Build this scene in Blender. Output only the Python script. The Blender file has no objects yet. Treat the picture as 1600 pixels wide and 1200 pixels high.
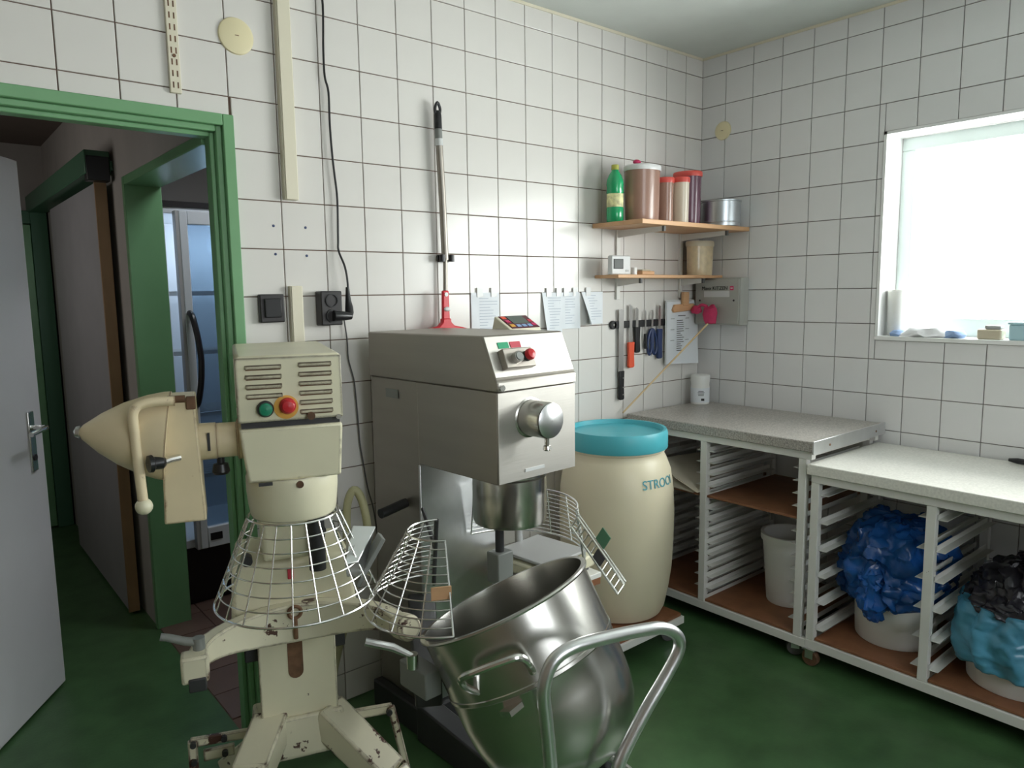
import bpy, bmesh, math, random
from mathutils import Vector, Matrix, noise
random.seed(7)
S = bpy.context.scene
COL = S.collection
PI = math.pi
R = math.radians

# ------------------------------------------------------------------ camera
cd = bpy.data.cameras.new('camera'); cam = bpy.data.objects.new('camera', cd); COL.objects.link(cam)
YAW, PIT, ROL = 0.8777, -0.1244, -0.0135
fw = Vector((math.cos(PIT)*math.cos(YAW), math.cos(PIT)*math.sin(YAW), math.sin(PIT)))
rt = Vector((math.sin(YAW), -math.cos(YAW), 0)); up = rt.cross(fw)
r2 = rt*math.cos(ROL) + up*math.sin(ROL); u2 = -rt*math.sin(ROL) + up*math.cos(ROL)
mw = Matrix(((r2.x, u2.x, -fw.x, -3.258), (r2.y, u2.y, -fw.y, -2.365), (r2.z, u2.z, -fw.z, 1.494), (0, 0, 0, 1)))
cam.matrix_world = mw
cd.sensor_width = 36; cd.lens = 1143.42/1600*36; cd.clip_start = .05; cd.clip_end = 60
S.camera = cam

# ------------------------------------------------------------------ world, daylight, exposure
w = bpy.data.worlds.new('sky'); S.world = w; w.use_nodes = True
bg = w.node_tree.nodes['Background']; bg.inputs[0].default_value = (.90, .96, 1, 1); bg.inputs[1].default_value = 6.0
def area(name, loc, rot, sx, sy, power, color):
    l = bpy.data.lights.new(name, 'AREA'); l.shape = 'RECTANGLE'; l.size = sx; l.size_y = sy; l.energy = power; l.color = color
    o = bpy.data.objects.new(name, l); COL.objects.link(o); o.location = loc; o.rotation_euler = rot
    return o
# daylight outside the window in the right-hand wall
area('window_daylight', (.55, -2.05, 1.72), (0, R(90), 0), 1.0, 2.3, 150, (1, .985, .96))
# second window of the room, behind the camera
area('rear_window_daylight', (-2.3, -4.75, 1.75), (R(90), 0, 0), 1.5, 1.2, 6, (1, .98, .95))
S.view_settings.view_transform = 'Standard'; S.view_settings.look = 'None'
S.view_settings.gamma = 1; S.view_settings.use_curve_mapping = False
S.view_settings.exposure = -0.30

# ------------------------------------------------------------------ materials
def mat(name, col, rough=.5, metal=0., var=0., vscale=6., bump=0., bscale=60., stretch=None, spec=.5, alpha=1., trans=0., emit=0., coat=0., col2=None, thr=None, sss=0., edge=0.):
    m = bpy.data.materials.new(name); m.use_nodes = True
    nt = m.node_tree; b = nt.nodes['Principled BSDF']
    b.inputs['Base Color'].default_value = (*col, 1); b.inputs['Roughness'].default_value = rough
    b.inputs['Metallic'].default_value = metal; b.inputs['Specular IOR Level'].default_value = spec
    b.inputs['Alpha'].default_value = alpha; b.inputs['Transmission Weight'].default_value = trans
    b.inputs['Coat Weight'].default_value = coat
    if sss: b.inputs['Subsurface Weight'].default_value = sss; b.inputs['Subsurface Radius'].default_value = (.05, .05, .04); b.inputs['Subsurface Scale'].default_value = .3
    if emit: b.inputs['Emission Color'].default_value = (*col, 1); b.inputs['Emission Strength'].default_value = emit
    tc = nt.nodes.new('ShaderNodeTexCoord'); mp = nt.nodes.new('ShaderNodeMapping'); nt.links.new(tc.outputs['Object'], mp.inputs[0])
    if stretch: mp.inputs['Scale'].default_value = stretch
    src = None
    if var:
        n = nt.nodes.new('ShaderNodeTexNoise'); n.inputs['Scale'].default_value = vscale; n.inputs['Detail'].default_value = 5
        nt.links.new(mp.outputs[0], n.inputs['Vector'])
        r = nt.nodes.new('ShaderNodeValToRGB'); nt.links.new(n.outputs['Fac'], r.inputs[0])
        a = tuple(max(0, c*(1-var)) for c in col); c2 = tuple(min(1, c*(1+var)) for c in col)
        r.color_ramp.elements[0].position = .3; r.color_ramp.elements[1].position = .7
        r.color_ramp.elements[0].color = (*a, 1); r.color_ramp.elements[1].color = (*c2, 1)
        src = r.outputs[0]; nt.links.new(src, b.inputs['Base Color'])
    if col2:
        n2 = nt.nodes.new('ShaderNodeTexNoise'); n2.inputs['Scale'].default_value = thr[1]; n2.inputs['Detail'].default_value = 6; n2.inputs['Roughness'].default_value = .65
        nt.links.new(tc.outputs['Object'], n2.inputs['Vector'])
        r2_ = nt.nodes.new('ShaderNodeValToRGB'); nt.links.new(n2.outputs['Fac'], r2_.inputs[0])
        r2_.color_ramp.elements[0].position = thr[0]; r2_.color_ramp.elements[1].position = thr[0]+.012
        r2_.color_ramp.elements[0].color = (0, 0, 0, 1); r2_.color_ramp.elements[1].color = (1, 1, 1, 1)
        mx = nt.nodes.new('ShaderNodeMix'); mx.data_type = 'RGBA'
        nt.links.new(r2_.outputs[0], mx.inputs['Factor'])
        if src: nt.links.new(src, mx.inputs['A'])
        else: mx.inputs['A'].default_value = (*col, 1)
        mx.inputs['B'].default_value = (*col2, 1)
        nt.links.new(mx.outputs['Result'], b.inputs['Base Color'])
    if edge:
        bv = nt.nodes.new('ShaderNodeBevel'); bv.samples = 4; bv.inputs['Radius'].default_value = .009
        ge = nt.nodes.new('ShaderNodeNewGeometry'); dt = nt.nodes.new('ShaderNodeVectorMath'); dt.operation = 'DOT_PRODUCT'
        nt.links.new(bv.outputs[0], dt.inputs[0]); nt.links.new(ge.outputs['Normal'], dt.inputs[1])
        sb = nt.nodes.new('ShaderNodeMath'); sb.operation = 'SUBTRACT'; sb.inputs[0].default_value = 1; nt.links.new(dt.outputs['Value'], sb.inputs[1])
        mu = nt.nodes.new('ShaderNodeMath'); mu.operation = 'MULTIPLY_ADD'; nt.links.new(sb.outputs[0], mu.inputs[0]); mu.inputs[1].default_value = edge
        nt.links.new(n2.outputs['Fac'], mu.inputs[2]); nt.links.new(mu.outputs[0], r2_.inputs[0])
    if bump:
        n3 = nt.nodes.new('ShaderNodeTexNoise'); n3.inputs['Scale'].default_value = bscale; n3.inputs['Detail'].default_value = 3
        nt.links.new(mp.outputs[0], n3.inputs['Vector'])
        bp = nt.nodes.new('ShaderNodeBump'); bp.inputs['Strength'].default_value = bump; bp.inputs['Distance'].default_value = .004
        nt.links.new(n3.outputs['Fac'], bp.inputs['Height']); nt.links.new(bp.outputs[0], b.inputs['Normal'])
    return m
M = {}
def defmats():
    d = M
    d['tile'] = mat('tile_glaze', (.74, .715, .685), .22, var=.03, vscale=2.5)
    d['tile_r'] = mat('tile_glaze_right', (.735, .73, .73), .22, var=.03, vscale=2.5)
    d['grout'] = mat('grout_brown', (.16, .10, .075), .9)
    d['grout_r'] = mat('grout_glare', (.22, .19, .185), .9)  # same grout made paler: window glare put into its colour
    d['plaster'] = mat('plaster_white', (.80, .80, .79), .8)
    d['ceiling'] = mat('ceiling_paint', (.66, .69, .66), .85, var=.03)
    d['floor'] = mat('floor_green', (.06, .132, .052), .36, var=.22, vscale=9, bump=.12, bscale=90)
    d['rearwall'] = mat('rear_wall_tile', (.50, .48, .45), .4)
    d['sidewall'] = mat('side_wall_wood', (.20, .15, .11), .5, var=.15, vscale=5)
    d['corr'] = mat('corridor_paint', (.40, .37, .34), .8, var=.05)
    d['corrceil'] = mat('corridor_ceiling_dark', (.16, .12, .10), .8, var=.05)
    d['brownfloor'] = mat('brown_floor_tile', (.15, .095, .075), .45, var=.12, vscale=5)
    d['green'] = mat('green_gloss_paint', (.165, .36, .175), .32, var=.06, vscale=5)
    d['dgreen'] = mat('dark_green_paint', (.055, .15, .085), .4)
    d['doorwhite'] = mat('door_white', (.82, .81, .84), .4, var=.02)
    d['slide'] = mat('sliding_door_grey', (.36, .35, .36), .5, var=.04)
    d['woodedge'] = mat('door_edge_wood', (.34, .20, .10), .6, var=.15, vscale=20, stretch=(1, 1, .1))
    d['chrome'] = mat('chrome', (.75, .74, .72), .15, 1)
    d['alu'] = mat('aluminium', (.70, .71, .72), .32, 1, var=.05, vscale=20)
    d['steel'] = mat('brushed_steel', (.37, .34, .305), .48, 1, var=.05, vscale=14, bump=.05, bscale=200, stretch=(.05, .05, 1))
    d['steel_lit'] = mat('brushed_steel_front_lit', (.60, .575, .54), .5, 1, var=.04, vscale=14, bump=.05, bscale=200, stretch=(.05, .05, 1))  # lighter copy of the steel: the mixer front's brightness painted into its colour
    d['bowl'] = mat('bowl_steel', (.56, .55, .52), .25, 1, var=.08, vscale=7, bump=.03, bscale=30)
    d['wire'] = mat('wire_chrome', (.80, .80, .79), .22, 1)
    d['dark'] = mat('dark_metal', (.03, .03, .033), .5, var=.2)
    d['armgrey'] = mat('arm_grey', (.22, .23, .22), .5, var=.1)
    d['black'] = mat('black_plastic', (.012, .012, .014), .35)
    d['blackmetal'] = mat('black_switch', (.025, .022, .024), .4)
    d['cream'] = mat('cream_enamel', (.74, .70, .52), .33, var=.05, vscale=6, col2=(.06, .035, .025), thr=(.70, 22), edge=3.0)
    d['cream_worn'] = mat('cream_enamel_worn', (.70, .66, .50), .4, var=.07, vscale=6, col2=(.07, .03, .022), thr=(.60, 13), edge=3.0)
    d['cream_warm'] = mat('cream_enamel_yellowed', (.76, .64, .43), .4, var=.07, vscale=8, col2=(.20, .09, .04), thr=(.69, 24), edge=2.0)
    d['creamtrim'] = mat('cream_plastic', (.74, .69, .55), .45)
    d['plate'] = mat('cream_cover_plate', (.78, .70, .45), .45)
    d['rust'] = mat('rusty_steel', (.17, .09, .05), .7, .3, var=.4, vscale=30)
    d['red'] = mat('red_plastic', (.62, .015, .03), .35)
    d['btn_red'] = mat('red_button', (.55, .02, .03), .3)
    d['btn_green'] = mat('green_button', (.01, .22, .12), .3)
    d['yellow'] = mat('yellow_ring', (.72, .38, .06), .5)
    d['greenlab'] = mat('green_label', (.0, .33, .15), .5)
    d['redlab'] = mat('red_label', (.55, .04, .07), .5)
    d['grey'] = mat('grey_plastic', (.42, .42, .42), .5)
    d['lgrey'] = mat('light_grey_plastic', (.62, .63, .63), .45)
    d['lcd'] = mat('lcd_panel', (.10, .125, .11), .45)
    d['lcd_dark'] = mat('clock_lcd', (.05, .06, .055), .5)
    d['keypad'] = mat('dark_keypad', (.10, .02, .03), .4)
    d['white'] = mat('white_paint', (.74, .73, .70), .45, var=.03, col2=(.30, .22, .17), thr=(.70, 30))
    d['whiteplastic'] = mat('white_plastic', (.80, .80, .78), .4, sss=.1)
    d['granite'] = mat('granite', (.38, .355, .325), .3, var=.45, vscale=160)
    d['marble'] = mat('pale_speckled_slab', (.77, .755, .70), .25, var=.09, vscale=120)
    d['brownboard'] = mat('brown_board', (.25, .105, .05), .55, var=.18, vscale=14)
    d['pine'] = mat('pine_board', (.62, .36, .19), .5, var=.12, vscale=12, stretch=(.15, 1, 1))
    d['drum'] = mat('drum_plastic', (.73, .66, .49), .4, var=.03, vscale=2, sss=.2)
    d['lid'] = mat('turquoise_lid', (.08, .44, .52), .4)
    d['ink'] = mat('teal_marker', (.08, .33, .40), .6)
    d['rubber'] = mat('rubber_grey', (.10, .10, .10), .6)
    d['bluebag'] = mat('blue_plastic_bag', (.015, .10, .36), .25, var=.35, vscale=6, bump=.5, bscale=25)
    d['bluebag2'] = mat('pale_blue_plastic_bag', (.09, .31, .47), .25, var=.3, vscale=5, bump=.5, bscale=22)
    d['blackbag'] = mat('black_plastic_bag', (.022, .02, .028), .28, var=.3, vscale=8, bump=.6, bscale=25)
    d['paper'] = mat('paper_white', (.76, .79, .83), .6, var=.02)
    d['papergrey'] = mat('paper_print', (.45, .50, .58), .7)
    d['sack'] = mat('paper_sack', (.62, .55, .44), .75, var=.08)
    d['bottle'] = mat('green_bottle', (.01, .36, .14), .2, coat=.4)
    d['bottlelabel'] = mat('bottle_label', (.72, .66, .35), .5, var=.5, vscale=35)
    d['bottlecap'] = mat('yellow_green_cap', (.42, .42, .07), .5)
    d['cocoa'] = mat('cocoa_canister', (.36, .21, .16), .3, var=.08, coat=.3)
    d['flourcan'] = mat('clear_canister_flour', (.72, .64, .52), .3, var=.06, coat=.3)
    d['plumcan'] = mat('clear_canister_dark', (.16, .07, .11), .25, var=.15, coat=.4)
    d['ricecan'] = mat('clear_canister_grain', (.66, .53, .34), .3, var=.1, vscale=40, coat=.3)
    d['redlid'] = mat('red_lid', (.72, .10, .08), .4)
    d['clearlid'] = mat('frosted_lid', (.72, .72, .72), .35)
    d['tin'] = mat('tin_metal', (.62, .66, .70), .33, 1, var=.08)
    d['beige'] = mat('beige_plastic', (.60, .53, .40), .5)
    d['boxgrey'] = mat('control_box_grey', (.40, .40, .37), .5)
    d['print'] = mat('print_black', (.03, .03, .03), .6)
    d['pink'] = mat('pink_cloth', (.58, .04, .13), .7, var=.15, vscale=20)
    d['orange'] = mat('orange_plastic', (.80, .10, .04), .4)
    d['navy'] = mat('navy_plastic', (.02, .04, .13), .4)
    d['blade'] = mat('knife_blade', (.55, .54, .53), .28, 1)
    d['bamboo'] = mat('bamboo_stick', (.62, .47, .27), .6)
    d['hose'] = mat('khaki_hose', (.36, .34, .20), .5)
    d['fridge'] = mat('fridge_white', (.66, .70, .74), .4)
    d['bluebox'] = mat('pale_blue_plastic', (.45, .66, .74), .4)
    d['cloth'] = mat('white_cloth', (.80, .80, .82), .8, bump=.4, bscale=40)
    d['clothblue'] = mat('blue_cloth', (.25, .36, .58), .8)
    d['winframe'] = mat('window_frame_white', (.70, .78, .76), .4)
    # glass: see-through pane with a faint reflection
    def glass(name, tint, refl):
        m = bpy.data.materials.new(name); m.use_nodes = True; nt = m.node_tree
        for n in list(nt.nodes):
            if n.type == 'BSDF_PRINCIPLED': nt.nodes.remove(n)
        out = [n for n in nt.nodes if n.type == 'OUTPUT_MATERIAL'][0]
        t = nt.nodes.new('ShaderNodeBsdfTransparent'); t.inputs[0].default_value = (*tint, 1)
        g = nt.nodes.new('ShaderNodeBsdfGlossy'); g.inputs['Roughness'].default_value = .05
        mx = nt.nodes.new('ShaderNodeMixShader'); mx.inputs[0].default_value = refl
        nt.links.new(t.outputs[0], mx.inputs[1]); nt.links.new(g.outputs[0], mx.inputs[2]); nt.links.new(mx.outputs[0], out.inputs[0])
        return m
    d['glass'] = glass('window_glass', (.97, .99, .98), .06)
    d['fglass'] = glass('fridge_glass', (.62, .72, .80), .18)
defmats()

# ------------------------------------------------------------------ mesh helper
class MB:
    def __init__(s): s.v = []; s.f = []
    def add(s, vs, fs):
        o = len(s.v); s.v += [tuple(v) for v in vs]; s.f += [tuple(i+o for i in f) for f in fs]; return s
    def hexa(s, p):      # 8 points: bottom 4 ccw, top 4 ccw
        return s.add(p, [(3, 2, 1, 0), (4, 5, 6, 7), (0, 1, 5, 4), (1, 2, 6, 5), (2, 3, 7, 6), (3, 0, 4, 7)])
    def box(s, x0, x1, y0, y1, z0, z1):
        return s.hexa([(x0, y0, z0), (x1, y0, z0), (x1, y1, z0), (x0, y1, z0), (x0, y0, z1), (x1, y0, z1), (x1, y1, z1), (x0, y1, z1)])
    def obox(s, c, ax, ay, az, hx, hy, hz):   # oriented box
        c = Vector(c); ax, ay, az = [Vector(a).normalized() for a in (ax, ay, az)]
        P = [c+ax*i*hx+ay*j*hy+az*k*hz for k in (-1, 1) for (i, j) in ((-1, -1), (1, -1), (1, 1), (-1, 1))]
        return s.hexa(P)
    def beam(s, p0, p1, w0, h0, w1=None, h1=None, upv=(0, 0, 1)):
        w1 = w0 if w1 is None else w1; h1 = h0 if h1 is None else h1
        p0 = Vector(p0); p1 = Vector(p1); d = (p1-p0).normalized(); sx = d.cross(Vector(upv))
        if sx.length < 1e-4: sx = Vector((1, 0, 0))
        sx.normalize(); uz = sx.cross(d).normalized()
        q = lambda p, w_, h_: [p-sx*w_/2-uz*h_/2, p+sx*w_/2-uz*h_/2, p+sx*w_/2+uz*h_/2, p-sx*w_/2+uz*h_/2]
        a = q(p0, w0, h0); b = q(p1, w1, h1)
        return s.add(a+b, [(0, 1, 2, 3), (7, 6, 5, 4), (0, 4, 5, 1), (1, 5, 6, 2), (2, 6, 7, 3), (3, 7, 4, 0)])
    def frames(s, pts, closed):
        n = len(pts); T = []
        for i in range(n):
            a = pts[(i-1) % n] if (closed or i) else pts[0]; b = pts[(i+1) % n] if (closed or i < n-1) else pts[-1]
            T.append((b-a).normalized())
        ref = Vector((0, 0, 1)) if abs(T[0].z) < .9 else Vector((1, 0, 0))
        N = []; u = T[0].cross(ref).normalized()
        for t in T:
            u = (u - t*u.dot(t)); u.normalize(); N.append((u.copy(), t.cross(u)))
        return N
    def tube(s, pts, r, n=8, closed=False):
        pts = [Vector(p) for p in pts]; N = s.frames(pts, closed); rr = r if isinstance(r, (list, tuple)) else [r]*len(pts)
        vs = []; fs = []
        for p, (a, b), q in zip(pts, N, rr):
            for k in range(n):
                t = 2*PI*k/n; vs.append(p+a*math.cos(t)*q+b*math.sin(t)*q)
        m = len(pts)
        for i in range(m if closed else m-1):
            j = (i+1) % m
            for k in range(n):
                l = (k+1) % n; fs.append((i*n+k, j*n+k, j*n+l, i*n+l))
        if not closed: fs.append(tuple(range(n))); fs.append(tuple(range((m-1)*n+n-1, (m-1)*n-1, -1)))
        return s.add(vs, fs)
    def cyl(s, p0, p1, r0, r1=None, n=24): return s.tube([p0, p1], [r0, r0 if r1 is None else r1], n)
    def lathe(s, prof, n=40, o=(0, 0, 0), axis=(0, 0, 1), sx=1., sy=1., a0=0., a1=2*PI, cap0=True, cap1=True, fn=None):
        az = Vector(axis).normalized(); ref = Vector((1, 0, 0)) if abs(az.x) < .9 else Vector((0, 1, 0))
        ax = (ref-az*ref.dot(az)).normalized(); ay = az.cross(ax); o = Vector(o); vs = []; fs = []
        full = abs(a1-a0-2*PI) < 1e-6; m = n if full else n+1
        for (r, z) in prof:
            for k in range(m):
                t = a0+(a1-a0)*k/n; p = o+ax*math.cos(t)*r*sx+ay*math.sin(t)*r*sy+az*z
                if fn: p = fn(p, t, r, z)
                vs.append(p)
        for i in range(len(prof)-1):
            for k in range(n):
                l = (k+1) % m; fs.append((i*m+k, i*m+l, (i+1)*m+l, (i+1)*m+k))
        if full and cap0 and prof[0][0] > 1e-5: fs.append(tuple(range(m-1, -1, -1)))
        if full and cap1 and prof[-1][0] > 1e-5: fs.append(tuple(range((len(prof)-1)*m, len(prof)*m)))
        return s.add(vs, fs)
    def sphere(s, c, r, n=16, sc=(1, 1, 1)):
        k = n//2; prof = [(max(1e-4, math.sin(PI*i/k)), -math.cos(PI*i/k)) for i in range(k+1)]
        vs = []; fs = []
        for (a, z) in prof:
            for j in range(n):
                t = 2*PI*j/n; vs.append((c[0]+r*a*math.cos(t)*sc[0], c[1]+r*a*math.sin(t)*sc[1], c[2]+r*z*sc[2]))
        for i in range(k):
            for j in range(n): fs.append((i*n+j, i*n+(j+1) % n, (i+1)*n+(j+1) % n, (i+1)*n+j))
        return s.add(vs, fs)
    def prism(s, poly, axis, a0, a1):   # poly in the other two axes (cyclic order), extruded along axis 'x','y','z'
        def P(u, v, a): return {'x': (a, u, v), 'y': (u, a, v), 'z': (u, v, a)}[axis]
        n = len(poly); vs = [P(u, v, a0) for u, v in poly]+[P(u, v, a1) for u, v in poly]
        fs = [tuple(range(n-1, -1, -1)), tuple(range(n, 2*n))]+[(i, (i+1) % n, n+(i+1) % n, n+i) for i in range(n)]
        return s.add(vs, fs)
    def mesh(s, name, smooth=True, ang=35):
        me = bpy.data.meshes.new(name); me.from_pydata(s.v, [], s.f)
        bm = bmesh.new(); bm.from_mesh(me); bmesh.ops.recalc_face_normals(bm, faces=bm.faces); bm.to_mesh(me); bm.free()
        if smooth:
            me.polygons.foreach_set('use_smooth', [True]*len(me.polygons)); me.set_sharp_from_angle(angle=R(ang))
        return me
    def build(s, name, m, parent=None, bev=0., smooth=True, ang=35, seg=2):
        me = s.mesh(name, smooth, ang); me.materials.append(M[m] if isinstance(m, str) else m)
        o = bpy.data.objects.new(name, me); COL.objects.link(o)
        if parent: o.parent = parent
        if bev:
            b = o.modifiers.new('bevel', 'BEVEL'); b.width = bev; b.segments = seg; b.limit_method = 'ANGLE'; b.angle_limit = R(40); b.harden_normals = False
        return o
def tag(o, label, cat=None, group=None, kind=None):
    o['label'] = label
    if cat: o['category'] = cat
    if group: o['group'] = group
    if kind: o['kind'] = kind
    return o
def thing(name, label, cat, loc=(0, 0, 0), rz=0, group=None):
    o = bpy.data.objects.new(name, None); COL.objects.link(o); o.location = loc; o.rotation_euler = (0, 0, rz); o.empty_display_size = .05
    return tag(o, label, cat, group)
def struct(o, label, cat): return tag(o, label, cat, kind='structure')
def smoothpts(pts, k=6, closed=False):
    P = [Vector(p) for p in pts]; n = len(P); out = []
    rng = range(n if closed else n-1)
    for i in rng:
        g = lambda j: P[j % n] if closed else P[max(0, min(n-1, j))]
        a, b, c, d = g(i-1), g(i), g(i+1), g(i+2)
        for q in range(k):
            t = q/k; out.append(.5*((2*b)+(c-a)*t+(2*a-5*b+4*c-d)*t*t+(3*b-a-3*c+d)*t**3))
    if not closed: out.append(P[-1])
    return out
def text(body, size, m, parent, loc, rot, name='lettering', ext=.0006, align='CENTER'):
    cu = bpy.data.curves.new(name, 'FONT'); cu.body = body; cu.size = size; cu.extrude = ext; cu.align_x = align; cu.align_y = 'CENTER'
    t = bpy.data.objects.new(name, cu); COL.objects.link(t)
    me = bpy.data.meshes.new_from_object(t); bpy.data.objects.remove(t); bpy.data.curves.remove(cu)
    me.materials.append(M[m]); o = bpy.data.objects.new(name, me); COL.objects.link(o)
    o.parent = parent; o.location = loc; o.rotation_euler = rot
    return o

# ------------------------------------------------------------------ the room
H = 2.66
ZA = 2.567; TP = .152; TZ = .1537; TA = .1387; TB = .1401; GAP = .0034
WX0, WX1 = -4.5, 0.0
# door opening X -3.45..-2.47, up to 1.99 ; window opening Y -2.35..-.925, z 1.268..2.144
DX0, DX1, DZ = -3.50, -2.413, 2.048
WY0, WY1, WZ0, WZ1 = -3.15, -.925, 1.268, 2.144
fl = MB().box(-4.6, 0.12, -4.7, .06, -.1, 0).build('floor', 'floor'); struct(fl, 'green painted floor of the bakery kitchen', 'floor')
ce = MB().box(-4.6, 0.12, -4.7, .14, H, H+.1).build('ceiling', 'ceiling'); struct(ce, 'plain white painted ceiling above the tiled walls', 'ceiling')

GD = .004   # grout lies this far behind the tile face
wl = MB()
wl.box(-4.6, DX0, GD, .06, 0, H).box(DX1, .14, GD, .06, 0, H).box(DX0, DX1, GD, .06, DZ, H)
wl = wl.build('wall_left', 'grout', smooth=False); struct(wl, 'white tiled wall with the green doorway', 'wall')
wr = MB()
wr.box(GD, .30, WY1, GD, 0, H).box(GD, .30, -4.6, WY0, 0, H).box(GD, .30, WY0, WY1, 0, WZ0).box(GD, .30, WY0, WY1, WZ1, H)
wr = wr.build('wall_right', 'grout_r', smooth=False); struct(wr, 'white tiled wall with the bright window', 'wall')
_tc = {}
def tile_mesh(wd, ht, m):
    key = (round(wd, 4), round(ht, 4), m)
    if key not in _tc:
        b = .0016; t = .009; a, c = wd/2, ht/2
        vs = [(-a, 0, -c), (a, 0, -c), (a, 0, c), (-a, 0, c)]            # back ring
        vs += [(-a, -t+b*.6, -c), (a, -t+b*.6, -c), (a, -t+b*.6, c), (-a, -t+b*.6, c)]
        a2, c2 = a-b, c-b; vs += [(-a2, -t, -c2), (a2, -t, -c2), (a2, -t, c2), (-a2, -t, c2)]
        fs = []
        for i in range(4):
            j = (i+1) % 4; fs += [(i, j, 4+j, 4+i), (4+i, 4+j, 8+j, 8+i)]
        fs.append((8, 9, 10, 11))
        me = bpy.data.meshes.new('tile'); me.from_pydata(vs, [], fs); me.materials.append(M[m]); _tc[key] = me
    return _tc[key]
def cells(first, pitch, lim):
    out = [(0., first)]; x = first
    while x < lim: out.append((x, min(lim, x+pitch))); x += pitch
    return out
def zrows():
    out = [(ZA, H)]; z = ZA
    while z > 0: out.append((max(0, z-TZ), z)); z -= TZ
    return out
def clip_rect(u0, u1, z0, z1, ho):
    """split a cell by the hole ho = (a0,a1,b0,b1); returns the biggest left-over rectangles"""
    a0, a1, b0, b1 = ho
    if u1 <= a0 or u0 >= a1 or z1 <= b0 or z0 >= b1: return [(u0, u1, z0, z1)]
    out = []
    if u0 < a0: out.append((u0, a0, z0, z1))
    if u1 > a1: out.append((a1, u1, z0, z1))
    m0, m1 = max(u0, a0), min(u1, a1)
    if z0 < b0: out.append((m0, m1, z0, b0))
    if z1 > b1: out.append((m0, m1, b1, z1))
    return [r for r in out if r[1]-r[0] > .012 and r[3]-r[2] > .012]
def lay(wall, first, pitch, lim, hole, m, rot, pos, seen):
    lst = []
    for (u0, u1) in cells(first, pitch, lim):
        for (z0, z1) in zrows():
            if z1-z0 < .012: continue
            for (a, b, c, d) in clip_rect(u0, u1, z0, z1, hole): lst.append((a, b, c, d))
    near = [q for q in lst if seen((q[0]+q[1])/2, (q[2]+q[3])/2)]
    near.sort(key=lambda q: -(q[2]+q[3])); solo = near[:298]; ss = set(solo)
    fld = MB()
    for q in lst:
        a, b, c, d = q; ge = GAP
        wd, ht = b-a-ge, d-c-ge
        if wd < .006 or ht < .006: continue
        me = tile_mesh(wd, ht, m); ctr = pos((a+b)/2, (c+d)/2)
        jx, jz = random.gauss(0, .0016), random.gauss(0, .0016)
        if q in ss:
            o = bpy.data.objects.new('tile', me); COL.objects.link(o); o.parent = wall; o.location = ctr; o.rotation_euler = (jx, 0, rot+jz)
        else:
            mt = Matrix.Translation(ctr) @ Matrix.Rotation(rot, 4, 'Z')
            fld.add([mt @ v.co for v in me.vertices], [tuple(p.vertices) for p in me.polygons])
    if fld.v:
        o = fld.build('tile_field', m, wall, smooth=False); o['kind'] = 'stuff'
lay(wl, TA, TP, 4.5, (-DX1, -DX0, -1, DZ), 'tile', 0, lambda u, z: Vector((-u, GD+.003, z)), lambda u, z: u < 3.1 and (z > .5 or u > 1.95))
lay(wr, TB, TP, 4.5, (-WY1, -WY0, WZ0, WZ1), 'tile_r', -PI/2, lambda u, z: Vector((GD+.003, -u, z)), lambda u, z: u < 1.85)
# cream silicone bead below the ceiling
MB().box(-4.5, 0, -.006, 0, H-.012, H).build('trim_1', 'creamtrim'); struct(bpy.data.objects['trim_1'], 'narrow cream sealing bead where the doorway wall meets the ceiling', 'trim')
MB().box(-.006, 0, -4.5, -.006, H-.012, H).build('trim_2', 'creamtrim'); struct(bpy.data.objects['trim_2'], 'narrow cream sealing bead where the window wall meets the ceiling', 'trim')
# the two walls behind the camera; the rear one has a window opening
b_ = MB().box(-4.6, -4.5, -4.6, .0, 0, H).build('wall_side', 'sidewall'); struct(b_, 'brown panelled wall behind the camera on the door side', 'wall')
b_ = MB().box(-4.5, -3.1, -4.6, -4.5, 0, H).box(-1.5, .3, -4.6, -4.5, 0, H).box(-3.1, -1.5, -4.6, -4.5, 0, 1.1).box(-3.1, -1.5, -4.6, -4.5, 2.4, H).build('wall_rear', 'rearwall'); struct(b_, 'pale wall behind the camera with a window opening', 'wall')

# window in the right wall
win = thing('window_1', 'bright window with white frame deep in the tiled reveal', 'window', (0, 0, 0)); win['kind'] = 'structure'
rv = MB(); e = .012
rv.box(-.006, .15, WY1-e, WY1, WZ0, WZ1).box(-.006, .15, WY0, WY1, WZ1-e, WZ1).box(-.006, .15, WY0, WY0+e, WZ0, WZ1)
rv.build('window_reveal', 'plaster', win)
MB().box(-.012, .16, WY0, WY1, WZ0, WZ0+.018).build('window_sill', 'plaster', win, bev=.003)
fr = MB(); a, b, c, d = WY0+e, WY1-e, WZ0+.018, WZ1-e; q = .055
fr.box(.15, .21, a, b, d-q, d).box(.15, .21, a, b, c, c+.075).box(.15, .21, b-q, b, c+.075, d-q).box(.15, .21, a, a+q, c+.075, d-q)
fr.build('window_frame', 'winframe', win, bev=.004)
MB().box(.178, .184, a+q, b-q, c+.075, d-q).build('pane', 'glass', win, smooth=False)

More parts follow.
